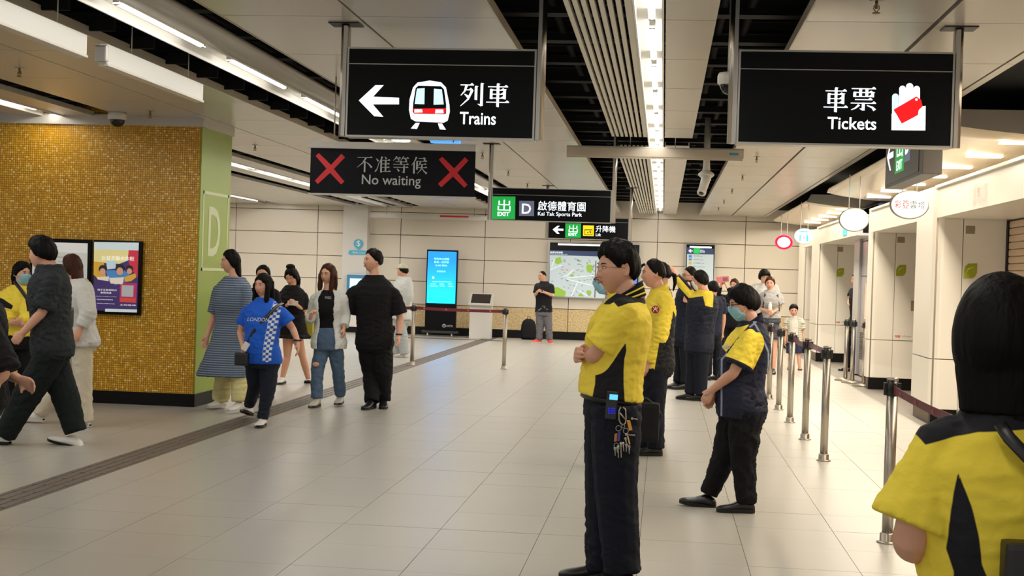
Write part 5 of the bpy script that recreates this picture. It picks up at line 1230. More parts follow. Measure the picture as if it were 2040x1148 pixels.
def notsleeve(s, P, r=.085, ks='LR'):
    d = np.full(len(P), 9.)
    for k in ks: d = np.minimum(d, segdist(P, s.J['sh'+k].lerp(s.J['el'+k], .12), s.J['el'+k]))
    return d-r
def front_placket(s, P, u0=.02): return np.minimum(u0-np.abs((P-np.array(s.J['neck'])) @ np.array(s.l)), (P-np.array(s.J['neck'])) @ np.array(s.f)-.05)
A.top(zone_mat('officer_polo', [YEL, (22, 21, 24)]), hem=.08, sleeve=(.80, .80), infl=.023, loose=.026, wr=.0075, freq=24, slv_r=.058, belly=.02, name='polo_shirt',
      zones=[lambda P: np.maximum(np.minimum(Z2(P, panel_, 6.87), notsleeve(A, P, .098)), Z2(P, yoke_, 6.87))])
A.pants(cloth('officer_trouser', (17, 20, 32), .8), top=.23, infl=-.006, thigh=.122, knee=.104, cuff=.092, end=.99, wr=.007)
A.hair(T=.026, line=((0, .60), (25, .52), (45, .38), (62, .22), (74, .06), (80, .02), (88, .20), (100, .22), (108, .02), (116, -.34), (180, -.60)), ns=.006, tex=.005, fr=.012, top=1.0, soft=.07)
m_ = A.flush(); A.face(gaze=(-.5, .3)); A.glasses(mat('thin_gold', (150, 120, 90), .3, metal=.8), yo=.006)
# collar with stripes
def ring(s, z, r1, r2, tilt=.0, c=None, n=28, open_=.0):
    c = c or s.J['neck']; f, l = s.f, s.l; out = []
    for k in range(n+1):
        a = -math.pi*(1-open_)+2*math.pi*(1-open_)*k/n   # 0 = back
        out.append(c+(-f*math.cos(a))*r2+l*math.sin(a)*r1+Vector((0, 0, z+tilt*math.cos(a))))
    return out
def collar(s, m, h=.035, r=(.080, .078), tilt=.028, z=.012, stripes=None, flare=.012, name='collar', open_=.05):
    lo, hi = ring(s, z, r[0]+flare, r[1]+flare, tilt, open_=open_), ring(s, z+h, r[0]-.006, r[1]-.006, tilt*1.5, open_=open_); n = len(lo)
    b = MB(); vs = lo+hi; inn = [p+(s.J['neck']-p)*.06 for p in hi]; vs = vs+inn; c0 = [p+(s.J['neck']-p)*.12 for p in lo]; vs = vs+c0
    fs = []
    for i in range(n-1):
        for q in range(4): a, c_ = q*n, ((q+1) % 4)*n; fs.append((a+i, a+i+1, c_+i+1, c_+i))
    fs += [(0, n, 2*n, 3*n), (n-1, 4*n-1, 3*n-1, 2*n-1)]; b.add(vs, fs, 0, True); o = b.build(name, m, s.t)
    for q, mm in stripes or []:
        b = MB(); b.tube([lo[i].lerp(hi[i], q)*1.0+(lo[i]-s.J['neck']).normalized()*.0015 for i in range(n)], .0045, 6, flat=((0, 0, 1), 1)); b.build('collar_stripe', mm, o)
    return o
YC = mat('yellow_knit', YEL, .8); 
collar(A, BLKC, h=.056, r=(.080, .086), tilt=.034, z=-.006, flare=.016, stripes=[(.22, YC), (.62, YC)])
# belt, phone, keys
b = MB(); rs = A.torso_rings(A.tab(), .018, t0=.10, t1=.10); rr = rs[0]; rr2 = A.torso_rings(A.tab(), .018, t0=.035, t1=.035)[0]
b.loft([rr, rr2], caps=True); b.build('waist_belt', LEA, A.t)
def place(px_, py_, Y): return at(px_, py_, Y)
ph = thing('radio_phone', 'black handset with lit blue screen clipped to the belt of the officer', 'phone', tuple(place(1220, 805, 6.70)))
c = place(1219.5, 808, 6.685); k = px(6.69)
MB().bbox(c.x-.030, c.x+.026, 6.635, 6.70, c.z-.065, c.z+.075, .006, M=Matrix.Translation(c) @ Matrix.Rotation(.06, 4, 'Y') @ Matrix.Translation(-c)).build('housing', PBLK, ph)
q = place(1222.5, 791.5, 6.635); MB().box(q.x-.020, q.x+.020, 6.632, 6.636, q.z-.013, q.z+.013, M=Matrix.Translation(q) @ Matrix.Rotation(.06, 4, 'Y') @ Matrix.Translation(-q)).build('screen', mat('phone_screen', (90, 180, 255), .3, emit=(84, 176, 255), es=1.3), ph)
kb = MB()
for i in range(3):
    for j in range(3): q = place(1213+i*5.4, 814+j*4.6, 6.635); kb.box(q.x-.005, q.x+.005, 6.632, 6.636, q.z-.0035, q.z+.0035)
kb.build('keypad', mat('key_blue', (20, 20, 190), .4, emit=(24, 24, 210), es=.5), ph, kind='stuff')
ky = thing('key_bunch', 'bunch of keys on a large steel carabiner hanging at the officer\'s hip', 'keys', tuple(place(1240, 850, 6.68)))
Yk = 6.632; g3 = lambda x, y, dy=0: place(x/7.653+1180, y/7.653+770, Yk+dy)
MB().tube([g3(*p) for p in ((470, 590), (430, 565), (408, 510), (405, 380), (425, 330), (440, 322))], .0035, 8).build('carabiner', CHR, ky)
MB().tube([g3(*p) for p in ((470, 590), (505, 560), (515, 500), (508, 360), (480, 325), (466, 322))], .0035, 8).build('carabiner', CHR, ky)
MB().tube([g3(415, 400), g3(500, 500)], .004, 8).build('gate', CHR, ky)
for (x, y, r) in ((400, 640, 42), (510, 680, 40), (365, 900, 36), (470, 610, 26)):
    MB().tube([g3(x+r*math.cos(a), y+r*math.sin(a)) for a in np.linspace(0, 6.28, 13)], .0016, 6).build('key_ring', STL, ky)
for col_, pts in (((210, 150, 50), [(525, 515), (575, 515), (612, 665), (560, 675)]), ((176, 110, 50), [(340, 720), (380, 715), (372, 835), (332, 845)]), ((60, 64, 130), [(392, 700), (432, 690), (420, 830), (380, 840)]), ((206, 176, 110), [(530, 760), (550, 755), (580, 880), (560, 885)])):
    w = [g3(*p) for p in pts]; b = MB(); b.prism([(p.x, p.z) for p in w], (0, Yk, 0), (1, 0, 0), (0, 0, 1), .004); b.build('key_tag', mat('tag_%d' % col_[0], col_, .5), ky)
KS = mat('key_steel', (176, 170, 160), .3, metal=.9)
for (x0, y0, x1, y1) in ((345, 930, 350, 1055), (378, 930, 380, 1010), (395, 900, 398, 1090), (437, 850, 440, 1085), (470, 850, 480, 990), (500, 780, 525, 900), (520, 880, 518, 1000), (560, 900, 562, 1030), (590, 490, 690, 503), (500, 735, 650, 748)):
    a, e = g3(x0, y0), g3(x1, y1, .002); b = MB(); b.tube([a, a.lerp(e, .3)], .0065, 8, flat=((0, 1, 0), .3)); b.tube([a.lerp(e, .25), e], .003, 6); b.build('key', KS, ky)
A.shoe('L', SHB, SOLB, L=.29, d=Vector((-1, -.15, 0)), name='shoe'); A.shoe('R', SHB, SOLB, L=.29, d=Vector((-1, .05, 0)))

# ---- officer in yellow jacket behind him
B = Fig('man in long sleeved yellow jacket with a red badge on the sleeve', 12.08, (1291, 906), 1.73, yaw=-80, hyaw=-82, vox=.010,
        J=dict(neck=(1314, 583), head=(1301, 547), pelvis=(1308, 728), shL=(1324, 597, -.15), shR=(1310, 597, .16), elL=(1317, 665, -.2), wrL=(1293, 724, -.16), elR=(1287, 640, .16), wrR=(1277, 605, .12), hipL=(1308, 738, -.09), hipR=(1298, 738, .09), knL=(1305, 815, -.08), knR=(1290, 815, .08), anL=(1306, 893, -.09), anR=(1287, 893, .06)))
B.body(vox=.007, jaw=.9, handkw=dict(R=dict(d=Vector((-.3, 0, 1)), curl=.8)))
jb = [(1319, 612), (1324, 615), (1341, 618), (1350, 640), (1350, 800), (1300, 800), (1304, 735), (1312, 690), (1318, 650)]
B.top(zone_mat('guard_jacket', [YEL, (24, 23, 26)]), hem=-.12, sleeve=1.93, infl=.022, loose=.020, wr=.008, name='jacket', zones=[lambda P: np.minimum(Z2(P, jb, 12.08), notsleeve(B, P, .088))], wk=.95)
B.pants(NAVT, thigh=.098, knee=.082, cuff=.075); B.hair(T=.014, ns=.003, line=((0, .70), (35, .62), (55, .46), (72, .26), (86, .02), (100, -.1), (180, -.45)), extra=lambda b: b.tube([B.hp(.02, .075, .085), B.hp(.03, .100, .075), B.hp(.03, .103, .05)], [.014, .010, .004], 8))
B.flush(); B.face(); collar(B, YC, h=.06, r=(.072, .075), tilt=.02, z=.0)
roundel(B, at(1306, 615.5, 12.08)+Vector((-.0, -.235, 0)), (-.15, -1, .1), .034)
MB().lathe([(.036, -.018), (.042, -.018), (.042, .018), (.036, .018)], tuple(B.J['wrL']+Vector((.004, 0, .055))), 18).build('cuff', BLKC, B.t)
B.shoe('L', SHB, SOLB, L=.28); B.shoe('R', SHB, SOLB, L=.28)
t = thing('shoulder_bag', 'black bag with curved strap hanging between the two nearest officers', 'bag', tuple(at(1300, 840, 11.75)))
c = at(1293, 835, 11.75); b = MB(); b.bbox(c.x-.13, c.x+.09, 11.70, 11.86, c.z-.2, c.z+.14, .04); b.build('body', BLKC, t)
MB().tube([at(x, y, 11.75) for x, y in ((1262, 790), (1290, 795), (1308, 812), (1318, 828), (1312, 850), (1298, 876))], .011, 8, flat=((0, 1, 0), .3)).build('strap', LEA, t)

# ---- guard with mask, hands clasped
D = Fig('guard in navy shirt with yellow sleeves, blue mask and black glasses, hands clasped', 9.33, (1440, 1012), 1.57, yaw=-80, hyaw=-76, hpitch=-8, vox=.009, sex='f', build=1.22, hroll=0,
        J=dict(neck=(1497, 647), head=(1480, 608), pelvis=(1478, 812), shL=(1492, 675, -.16), shR=(1480, 675, .16), elL=(1462, 742, -.20), wrL=(1418, 778, -.06), elR=(1450, 742, .20), wrR=(1421, 783, .03), hipL=(1486, 828, -.09), hipR=(1468, 828, .09),
               knL=(1480, 908, -.08), knR=(1445, 905, .09), anL=(1487, 1003, -.09), anR=(1412, 985, .08)))
D.body(vox=.0062, neckr=.055, jaw=.75, wide=1.05, armk=1.15, handkw=dict(L=dict(d=Vector((-.45, .3, -.85)), n=Vector((.2, .9, -.1)), curl=.55), R=dict(d=Vector((-.4, -.25, -.9)), n=Vector((.2, -.9, .1)), curl=.55)))
def d_blk(P): return notsleeve(D, P, .112, 'LR')
def d_cuff(P):   # black band at the sleeve end
    out = np.full(len(P), -9.)
    for k in 'LR':
        a, e = np.array(D.J['sh'+k]), np.array(D.J['el'+k]); v = (e-a)/np.linalg.norm(e-a); w = (P-a) @ v; out = np.maximum(out, np.minimum(w-.178, .14-segdist(P, a, e)))
    return out
stripes_ = lambda P: np.maximum(np.maximum(.006-np.abs(Z2(P, [(1512, 664), (1528, 700), (1530, 760), (1528, 900), (1560, 900), (1560, 600), (1500, 640)], 9.33)), .0055-np.abs(Z2(P, [(1400, 600), (1505, 640), (1480, 660), (1455, 690), (1437, 715), (1436, 770), (1436, 830), (1400, 830)], 9.33))), -9)
yelz = lambda P: np.maximum(np.minimum(np.minimum(-notsleeve(D, P, .112, 'LR'), np.abs((P-np.array(D.J['neck'])) @ np.array(D.l))-.150), -d_cuff(P)), Z2(P, [(1460, 655), (1492, 645), (1470, 668), (1445, 700), (1437, 690), (1447, 672)], 9.33))
D.top(zone_mat('guard_shirt', [(24, 27, 46), (132, 140, 160), YEL]), hem=-.12, sleeve=.80, infl=.018, loose=.036, wr=.006, name='uniform_shirt', zones=[lambda P: np.minimum(stripes_(P), d_blk(P)), yelz], belly=.05, slv_r=.066)
D.pants(BLKT, thigh=.108, knee=.082, cuff=.070, wr=.008)
D.hair(T=.027, line=((0, .42), (25, .38), (45, .22), (62, .08), (78, .0), (90, -.12), (100, -.30), (180, -.62)), ns=.007, tex=.005, fr=.008)
m_ = D.flush(); D.face(lips=False); D.glasses(PBLK, full=2, yo=.004, w=.027, h=.018); D.mask()
collar(D, cloth('navy_knit', (22, 26, 44)), h=.05, r=(.072, .074), tilt=.03, z=-.008)
roundel(D, at(1464, 712, 9.33)+Vector((0, -.26, 0)), (-.25, -1, .05), .034)
MB().bbox(*(lambda c: (c.x-.03, c.x+.03, c.y-.004, c.y+.004, c.z-.010, c.z+.012))(at(1449, 692, 9.20)), .002).build('name_tag', CAMW, D.t)
for i, (x, y) in enumerate(((1411, 783), (1414, 779), (1418, 775))): MB().tube([at(x, y, 9.30)+Vector((.033*math.cos(a)*.8, .036*math.sin(a), .018*math.cos(a))) for a in np.linspace(0, 6.28, 15)], .004 if i else .006, 6).build('bracelet', [STL, mat('bead_cream', (214, 200, 170), .5), STL][i], D.t)
D.shoe('L', SHB, SOLB, L=.275, d=Vector((-1, -.1, 0)), w=.052); D.shoe('R', SHB, SOLB, L=.275, d=Vector((-1, .05, 0)), w=.052, pitch=-.12)

# ---- woman seen from behind, right foreground
E_ = Fig('woman in yellow and black polo seen from behind at the right edge', 2.7, (2005, 2300), 1.62, yaw=172, hyaw=165, vox=.006, sex='f', build=1.12,
         J=dict(pelvis=(2010, 1420), neck=(2003, 838), head=(1996, 690), shL=(1882, 892, -.01), shR=(2128, 895, 0), elL=(1815, 1078, -.02), wrL=(1880, 1110, .22), elR=(2190, 1090, 0), wrR=(2120, 1150, .2)))
E_.body(vox=.006, neckr=.052, torso=True, armk=1.15)
eb = [(1885, 925), (1878, 960), (1871, 1010), (1865, 1075), (1880, 1120), (1878, 1300), (1975, 1300), (1948, 1148), (1928, 1100), (1920, 1040), (1908, 990)]
ey = [(1833, 880), (1815, 855), (1860, 835), (1930, 800), (2100, 790), (2200, 860), (2160, 880), (2100, 845), (2010, 847), (1930, 852), (1890, 862)]
E_.top(zone_mat('officer_polo_near', [(226, 202, 62), (22, 21, 26)]), hem=-.1, sleeve=.82, infl=.016, loose=.030, slv_r=.060, wr=.007, freq=20, name='polo_shirt', zones=[lambda P: np.maximum(np.minimum(Z2(P, eb, 2.7), notsleeve(E_, P, .072)), Z2(P, ey, 2.7))])
E_.pants(NAVT, thigh=.1); E_.hair(T=.022, line=((0, .40), (45, .2), (70, -.1), (90, -.5), (100, -.85), (180, -1.2)), ns=.003, tex=.0015, extra=lambda b: b.loft([[E_.hp((.088-.02*abs(t-.4))*math.cos(a), -.03+(.070-.012*t)*math.sin(a), .03-.16*t) for a in np.linspace(0, 2*math.pi, 24, endpoint=False)] for t in np.linspace(0, 1, 7)]), vox=.006)
E_.flush(); E_.face(); collar(E_, BLKC, h=.05, r=(.07, .07), tilt=.02, z=-.01, open_=.02)
E_.strap([at(1992, 845, 2.58), at(2010, 872, 2.555), at(2060, 925, 2.54), at(2140, 1010, 2.56)], LEA, .012, flat=((0, 1, 0), .25), name='shoulder_strap')
MB().bbox(*(lambda c: (c.x-.05, c.x+.09, 2.50, 2.56, c.z-.09, c.z+.05))(at(2048, 1130, 2.55)), .012).build('pouch', LEA, E_.t)
for k_ in 'LR': E_.shoe(k_, SHB, SOLB)

# ---- guard waving with raised arm
G = Fig('guard in navy and yellow jacket raising one arm to wave, seen from behind left', 17.7, (1385, 797), 1.68, yaw=-118, hyaw=-112, vox=.012, build=1.12,
        J=dict(neck=(1403, 583), head=(1394, 561), pelvis=(1392, 690), shL=(1410, 600, -.12), shR=(1378, 592, .08), elR=(1361, 570, .05), wrR=(1347, 549, 0), elL=(1412, 632, -.1), wrL=(1400, 650, .1), hipL=(1398, 697, -.06), hipR=(1384, 697, .06), knL=(1397, 740, -.05), knR=(1381, 740, .06), anL=(1396, 786, -.05), anR=(1376, 784, .05)))
G.body(vox=.008, handkw=dict(R=dict(d=Vector((-.45, 0, .9)), n=Vector((-.6, .6, -.3)), side=1, curl=.25, k=1.05)))
gz = lambda P: np.maximum(Z2(P, [(1340, 545), (1352, 552), (1375, 578), (1396, 574), (1412, 572), (1421, 585), (1419, 612), (1404, 609), (1400, 590), (1372, 594), (1352, 572), (1335, 560)], 17.7), -9)
G.top(zone_mat('guard_jacket_navy', [(20, 24, 38), YEL]), hem=-.1, sleeve=1.9, infl=.024, loose=.024, wr=.009, name='jacket', zones=[gz]); G.pants(NAVT, thigh=.105, knee=.09, cuff=.08)
G.hair(T=.024, line=((0, .55), (60, .3), (85, 0), (100, -.25), (180, -.6)), ns=.005); G.flush(); G.face(lips=False); G.mask(WHT)
MB().tube([G.J['wrR']+Vector((.036*math.cos(a), .034*math.sin(a), .02*math.cos(a)-.02)) for a in np.linspace(0, 6.28, 13)], .011, 8).build('watch', PBLK, G.t)
for k_ in 'LR': G.shoe(k_, SHB, SOLB)
# ---- man in dark navy beside the waving guard
N = Fig('man in plain dark navy clothes standing left of the waving guard', 19.5, (1360, 773), 1.72, yaw=-70, hyaw=-72, vox=.013, build=1.1,
        J=dict(neck=(1375, 563), head=(1374, 550), pelvis=(1362, 675), elL=(1366, 600, -.25), wrL=(1369, 582, -.3), elR=(1345, 625, .1), hipL=(1366, 680, -.08), hipR=(1354, 680, .08), knL=(1366, 725, -.07), knR=(1354, 725, .08), anL=(1366, 764, -.06), anR=(1350, 762, .06)))
N.body(vox=.009); N.top(cloth('navy_shirt', (26, 30, 46)), hem=-.06, sleeve=.6, infl=.02, wr=.008, name='shirt'); N.pants(NAVT); N.hair(T=.013); N.flush(); N.face(); N.glasses(PBLK, full=2)
for k_ in 'LR': N.shoe(k_, SHB, SOLB)
# ---- masked woman mostly hidden behind the nearest officer
H_ = Fig('masked person with glasses peeking out behind the face of the folded arms officer', 11.0, (1222, 925), 1.62, yaw=-80, hyaw=-78, vox=.012, sex='f', J=dict(head=(1207, 560), neck=(1222, 592), pelvis=(1222, 728)))
H_.body(vox=.008); H_.top(cloth('pale_tee', (180, 180, 186)), sleeve=.6); H_.pants(NAVT); H_.hair(T=.018); H_.flush(); H_.face(lips=False); H_.mask(); H_.glasses(PBLK, full=2)
for k_ in 'LR': H_.shoe(k_, SHB, SOLB)
# ---- ponytail woman hidden behind the yellow jacket
I_ = Fig('person with a black ponytail almost hidden behind the yellow jacket guard', 14.0, (1312, 868), 1.66, yaw=-90, hyaw=-90, vox=.013, sex='f', J=dict(head=(1317, 548), neck=(1320, 574), pelvis=(1312, 700)))
I_.body(vox=.009); I_.top(cloth('black_top', (20, 20, 24)), sleeve=.6, wk=.8); I_.pants(NAVT, thigh=.08, knee=.06, cuff=.05)
I_.hair(T=.016, extra=lambda b: b.tube([I_.hp(0, -.10, .02), I_.hp(0, -.14, -.0), I_.hp(0, -.15, -.08), I_.hp(0, -.13, -.17)], [.018, .024, .02, .006], 10)); I_.flush(); I_.face()
for k_ in 'LR': I_.shoe(k_, SHB, SOLB)
# ---- walking group on the left
def shoes(s, um, sm, L=.27, dl=None, dr=None, pl=0, pr=0, **kw): s.shoe('L', um, sm, L=L, d=dl, pitch=pl, **kw); s.shoe('R', um, sm, L=L, d=dr, pitch=pr, **kw)
# man in black tee
K = Fig('tall man in black tee and black cargo trousers holding a woman by the hand', 15.1, (750, 812), 1.81, yaw=-12, hyaw=-52, hpitch=4, vox=.0095, build=1.08,
        J=dict(neck=(746, 553), head=(742, 521), pelvis=(746, 683), shL=(784, 586), shR=(704, 584), elL=(797, 632, .02), wrL=(795, 668, -.06), elR=(691, 630), wrR=(686, 648, -.08), hipL=(760, 690), hipR=(732, 690), knL=(763, 742, -.02), knR=(742, 742, .05), anL=(763, 797, .05), anR=(741, 801, -.12)))
K.body(vox=.007, neckr=.050, handkw=dict(R=dict(d=Vector((-.25, -.2, -1)), curl=.7)), jaw=.9)
K.top(BLKC, hem=-.10, sleeve=.86, infl=.024, loose=.042, wr=.007, name='tee'); K.pants(cloth('black_cargo', (13, 13, 15)), thigh=.112, knee=.10, cuff=.075, wr=.010)
K.hair(T=.020, ns=.007, tex=.006, line=((0, .66), (35, .58), (55, .44), (72, .25), (86, .05), (98, -.02), (110, -.25), (180, -.45))); K.flush(); K.face(gaze=(-.4, 0))
MB().tube([K.J['wrL']+Vector((.034*math.cos(a), .030*math.sin(a), .01)) for a in np.linspace(0, 6.28, 13)], .010, 8).build('watch', PBLK, K.t)
shoes(K, SHB, SOLB, .30, Vector((.25, -1, 0)), Vector((-.15, -1, 0)))
# woman with open white shirt
L_ = Fig('brown haired woman in open white shirt over black top and ripped blue jeans', 14.97, (652, 808), 1.66, yaw=-14, hyaw=-22, vox=.0095, sex='f',
         J=dict(neck=(655, 575), head=(654, 548), pelvis=(655, 682), shL=(681, 596), shR=(629, 596), elL=(688, 630, .03), wrL=(685, 652, -.06), elR=(618, 635, .04), wrR=(619, 632, -.20), hipL=(668, 693), hipR=(642, 693), knL=(674, 738, .08), knR=(632, 738, -.06), anL=(678, 790, .22), anR=(631, 797, -.08)))
L_.body(vox=.007, handkw=dict(R=dict(d=Vector((.3, -.6, .8)), curl=.7), L=dict(d=Vector((.1, -.1, -1)), curl=.6)))
L_.top(BLKC, hem=.02, sleeve=None, infl=.002, wr=.003, name='top', t1=.97)
def shirt_open(s, m, name='open_shirt', gap=.26, infl=.022, hem=-.12, t1=.97, flare=.05):
    rs = s.torso_rings(s.tab(), infl, t0=hem, t1=t1, hemflare=flare); n = 24; b = MB()
    # leave the front open between two edges
    f0 = 18 if True else 6
    idx = [k for k in range(n)]
    front = 6  # index of a=90deg -> +f
    keep = [(front+2+j) % n for j in range(n-3)] if gap > .2 else [(front+1+j) % n for j in range(n-1)]
    fr_ = 1 if (rs[0][6]-s.J['pelvis']).dot(s.f) > 0 else 0
    if not fr_: keep = [(k+12) % n for k in keep]
    rows = []
    for r in rs: c = sum(r, Vector())/n; rows.append(([r[k] for k in keep], [r[k]+(c-r[k]).normalized()*.012 for k in keep]))
    vs, fs, m_ = [], [], len(keep)
    for o, i in rows: vs += o+i
    R = 2*m_
    for j in range(len(rows)-1):
        a, c = j*R, (j+1)*R
        for k in range(m_-1): fs += [(a+k, a+k+1, c+k+1, c+k), (a+m_+k+1, a+m_+k, c+m_+k, c+m_+k+1)]
        fs += [(a, c, c+m_, a+m_), (a+m_-1, a+2*m_-1, c+2*m_-1, c+m_-1)]
    for k in range(m_-1): fs += [(k, k+m_, k+m_+1, k+1), (len(vs)-R+k, len(vs)-R+k+1, len(vs)-m_+k+1, len(vs)-m_+k)]
    b.add(vs, fs, 0, True); return b
def open_shirt(s, m, sleeve=1.9, name='open_shirt', loose=.022, gap=.26, **kw):
    b = shirt_open(s, m, gap=gap, **kw)
    for k in 'LR':
        sh, el, wr_ = s.J['sh'+k], s.J['el'+k], s.J['wr'+k]; sc = s.sc; inn = s.J['neck'].lerp(sh, .5)-s.sp*.03*sc
        if sleeve > 1: s.limb(b, [inn, sh, sh.lerp(el, .5), el, el.lerp(wr_, sleeve-1)], [.062*sc, .070*sc, .060*sc, .042*sc+loose*.7, .034*sc+loose])
        else: s.limb(b, [inn, sh, sh.lerp(el, sleeve*.5), sh.lerp(el, sleeve)], [.05*sc, .062*sc, .056*sc, .05*sc+loose])
    s.emit(b, name, m, vox=.008, wr=.005, seed=6, freq=24)
WSH = cloth('white_shirt', (206, 208, 204), .85, .3)
open_shirt(L_, WSH); L_.pants(mat('denim_mid', (74, 96, 122), .85, noise=.16, nscale=9, bump=.3, bscale=220), top=.27, thigh=.090, knee=.070, cuff=.066, end=.93, wr=.006)
L_.hair(m=HBRN, T=.014, line=((0, .62), (40, .42), (65, .1), (85, -.3), (100, -.6), (180, -.9)), extra=L_.long_hair(z_end=-.26, front=True), tex=.004); L_.flush(); L_.face(); L_.glasses(mat('thin_gold'))
b = MB(); kn = L_.J['knR']+Vector((0, -.068, .07)); M = Matrix.Rotation(0, 4, 'X'); b.ell(kn, (.040, .014, .028), 14, 8); b.build('knee_rip', L_.skin, L_.made['trousers'])
lettering('MISS', (at(652, 588, 14.8).x+.0, 14.845, at(652, 588, 14.8).z-.03), .07, .03, 'shirt_print', GRYT, L_.t)
shoes(L_, mat('boot_cream', (196, 188, 176), .5), mat('boot_sole', (40, 34, 30), .6), .25, Vector((.05, -1, 0)), Vector((-.1, -1, 0)), pl=-.0, hi=.03)
# woman in bright blue tee
def checker(P):
    c = np.array(at(537, 660, 12.75)); x = (P[:, 0]-c[0]); z = P[:, 2]-c[2]; x = x-.03*np.sin(z*5)
    q = .026; a = np.sin(math.pi*x/q)*np.sin(math.pi*z/q); band = .040-np.abs(x-.01)
    return np.minimum(np.minimum(a*.006, band), .30-np.abs(z+.00))
M_ = Fig('short woman with long black hair in a bright blue tee with white checks', 12.9, (523, 849), 1.50, yaw=-6, hyaw=-24, hpitch=-2, vox=.0085, sex='f', build=1.2,
         J=dict(neck=(527, 598), head=(525, 570), pelvis=(522, 716), shL=(560, 622), shR=(494, 620), elL=(583, 655, .04), wrL=(594, 682, -.03), elR=(479, 662, .03), wrR=(484, 690, -.14), hipL=(535, 722), hipR=(508, 722), knL=(534, 775, -.05), knR=(508, 770, .12), anL=(523, 834, -.10), anR=(497, 806, .55)))
M_.body(vox=.0065, wide=1.06, neckr=.052, armk=1.1, handkw=dict(R=dict(d=Vector((.2, -.3, -.9)), curl=.8), L=dict(d=Vector((.1, -.1, -1)), curl=.35)))
M_.top(zone_mat('blue_tee', [(22, 84, 190), (226, 230, 234)]), hem=-.06, sleeve=.62, infl=.018, loose=.030, wr=.006, belly=.06, name='tee', zones=[checker])
M_.pants(cloth('dark_jean', (26, 30, 42)), thigh=.10, knee=.075, cuff=.060, wr=.006)
M_.hair(T=.014, line=((0, .55), (30, .42), (60, .05), (80, -.35), (100, -.7), (180, -1.0)), extra=M_.long_hair(z_end=-.27, w=.09, front=True)); M_.flush(); M_.face()
lettering('LONDON', (at(513, 637, 12.7).x, 12.725, at(513, 637, 12.7).z), .22, .036, 'shirt_print', mat('print_white', (226, 230, 236), .7), M_.t, shear=.3)
M_.strap([at(563, 604, 12.98), at(552, 610, 12.80), at(530, 632, 12.735), at(505, 660, 12.72), at(490, 690, 12.74), at(484, 705, 12.76)], LEA, .016, flat=((0, 1, 0), .25))
MB().tube([at(593, 678, 12.88)+Vector((.036*math.cos(a), .03*math.sin(a), 0)) for a in np.linspace(0, 6.28, 13)], .009, 6).build('wrist_band', LEA, M_.t)
t = thing('crossbody_bag', 'small black crossbody bag at the hip of the woman in blue', 'bag', tuple(at(480, 708, 12.72)))
c = at(481, 713, 12.7); b = MB(); b.bbox(c.x-.060, c.x+.075, 12.66, 12.72, c.z-.075, c.z+.050, .02); b.build('body', LEA, t)
t = thing('mobile_phone', 'pale phone in the hand of the woman in blue', 'phone', tuple(at(487, 690, 12.6)))
c = at(489, 690, 12.66); MB().bbox(c.x-.028, c.x+.030, 12.655, 12.668, c.z-.045, c.z+.04, .004, M=Matrix.Translation(c) @ Matrix.Rotation(.5, 4, 'Y') @ Matrix.Translation(-c)).build('body', CAMW, t)
shoes(M_, SHW_, SOLB, .235, Vector((.0, -1, 0)), Vector((-.2, -1, 0)), pr=-.3)
# woman in blue-grey striped dress
def smat(n, c1, c2, s=70., axis=2):
    m = mat(n, c1, .85, bump=.2, bscale=120, spec=.2); nt = m.node_tree; g = nt.nodes.new('ShaderNodeNewGeometry'); sp = nt.nodes.new('ShaderNodeSeparateXYZ'); nt.links.new(g.outputs['Position'], sp.inputs[0])
    a = nt.nodes.new('ShaderNodeMath'); a.operation = 'MULTIPLY'; a.inputs[1].default_value = s; nt.links.new(sp.outputs[axis], a.inputs[0])
    q = nt.nodes.new('ShaderNodeMath'); q.operation = 'SINE'; nt.links.new(a.outputs[0], q.inputs[0]); r = nt.nodes.new('ShaderNodeMath'); r.operation = 'GREATER_THAN'; r.inputs[1].default_value = .45; nt.links.new(q.outputs[0], r.inputs[0])
    mx = nt.nodes.new('ShaderNodeMix'); mx.data_type = 'RGBA'; nt.links.new(r.outputs[0], mx.inputs[0]); mx.inputs[6].default_value = lin(c1); mx.inputs[7].default_value = lin(c2); nt.links.new(mx.outputs[2], nt.nodes['Principled BSDF'].inputs['Base Color']); return m
DRS = smat('striped_dress', (74, 88, 106), (132, 142, 154), 260)
O_ = Fig('woman in loose grey blue striped dress over pale yellow trousers, by the green column', 14.05, (462, 818), 1.745, yaw=-40, hyaw=-62, vox=.0095, sex='f', build=1.15,
         J=dict(neck=(467, 553), head=(459, 523), pelvis=(462, 680), shL=(488, 578, -.1), shR=(437, 580, .1), elL=(500, 625, -.1), wrL=(500, 662, -.15), elR=(425, 635, .1), wrR=(412, 672, .0), hipL=(475, 690), hipR=(448, 690), knL=(478, 750, -.05), knR=(446, 750, .1), anL=(477, 802, -.08), anR=(440, 795, .25)))
O_.body(vox=.007, neckr=.052, skin=None) if False else O_.body(vox=.007, neckr=.052)
b = MB(); rs = O_.torso_rings(O_.tab(), .022, t0=0, t1=1.0); c0 = sum(rs[0], Vector())/24; low = []
for q in (1, .75, .5, .25):
    z = c0.z+(at(0, 765, 14.05).z*0+.38-c0.z)*q; kk = 1+.32*q
    low.append([Vector((c0.x-.07*q+(p.x-c0.x)*kk, c0.y+(p.y-c0.y)*kk, z)) for p in rs[0]])
b.loft(low+rs)
for k_ in 'LR':
    sh, el = O_.J['sh'+k_], O_.J['el'+k_]; O_.limb(b, [O_.J['neck'].lerp(sh, .5)-Vector((0, 0, .03)), sh, sh.lerp(el, .4), sh.lerp(el, .8)], [.05, .062, .070, .080])
O_.emit(b, 'dress', DRS, wr=.010, seed=4, freq=18, aniso=(1.5, 1.5, .3))
O_.pants(cloth('pale_yellow', (206, 196, 140)), thigh=.085, knee=.085, cuff=.088, end=.96, wr=.008)
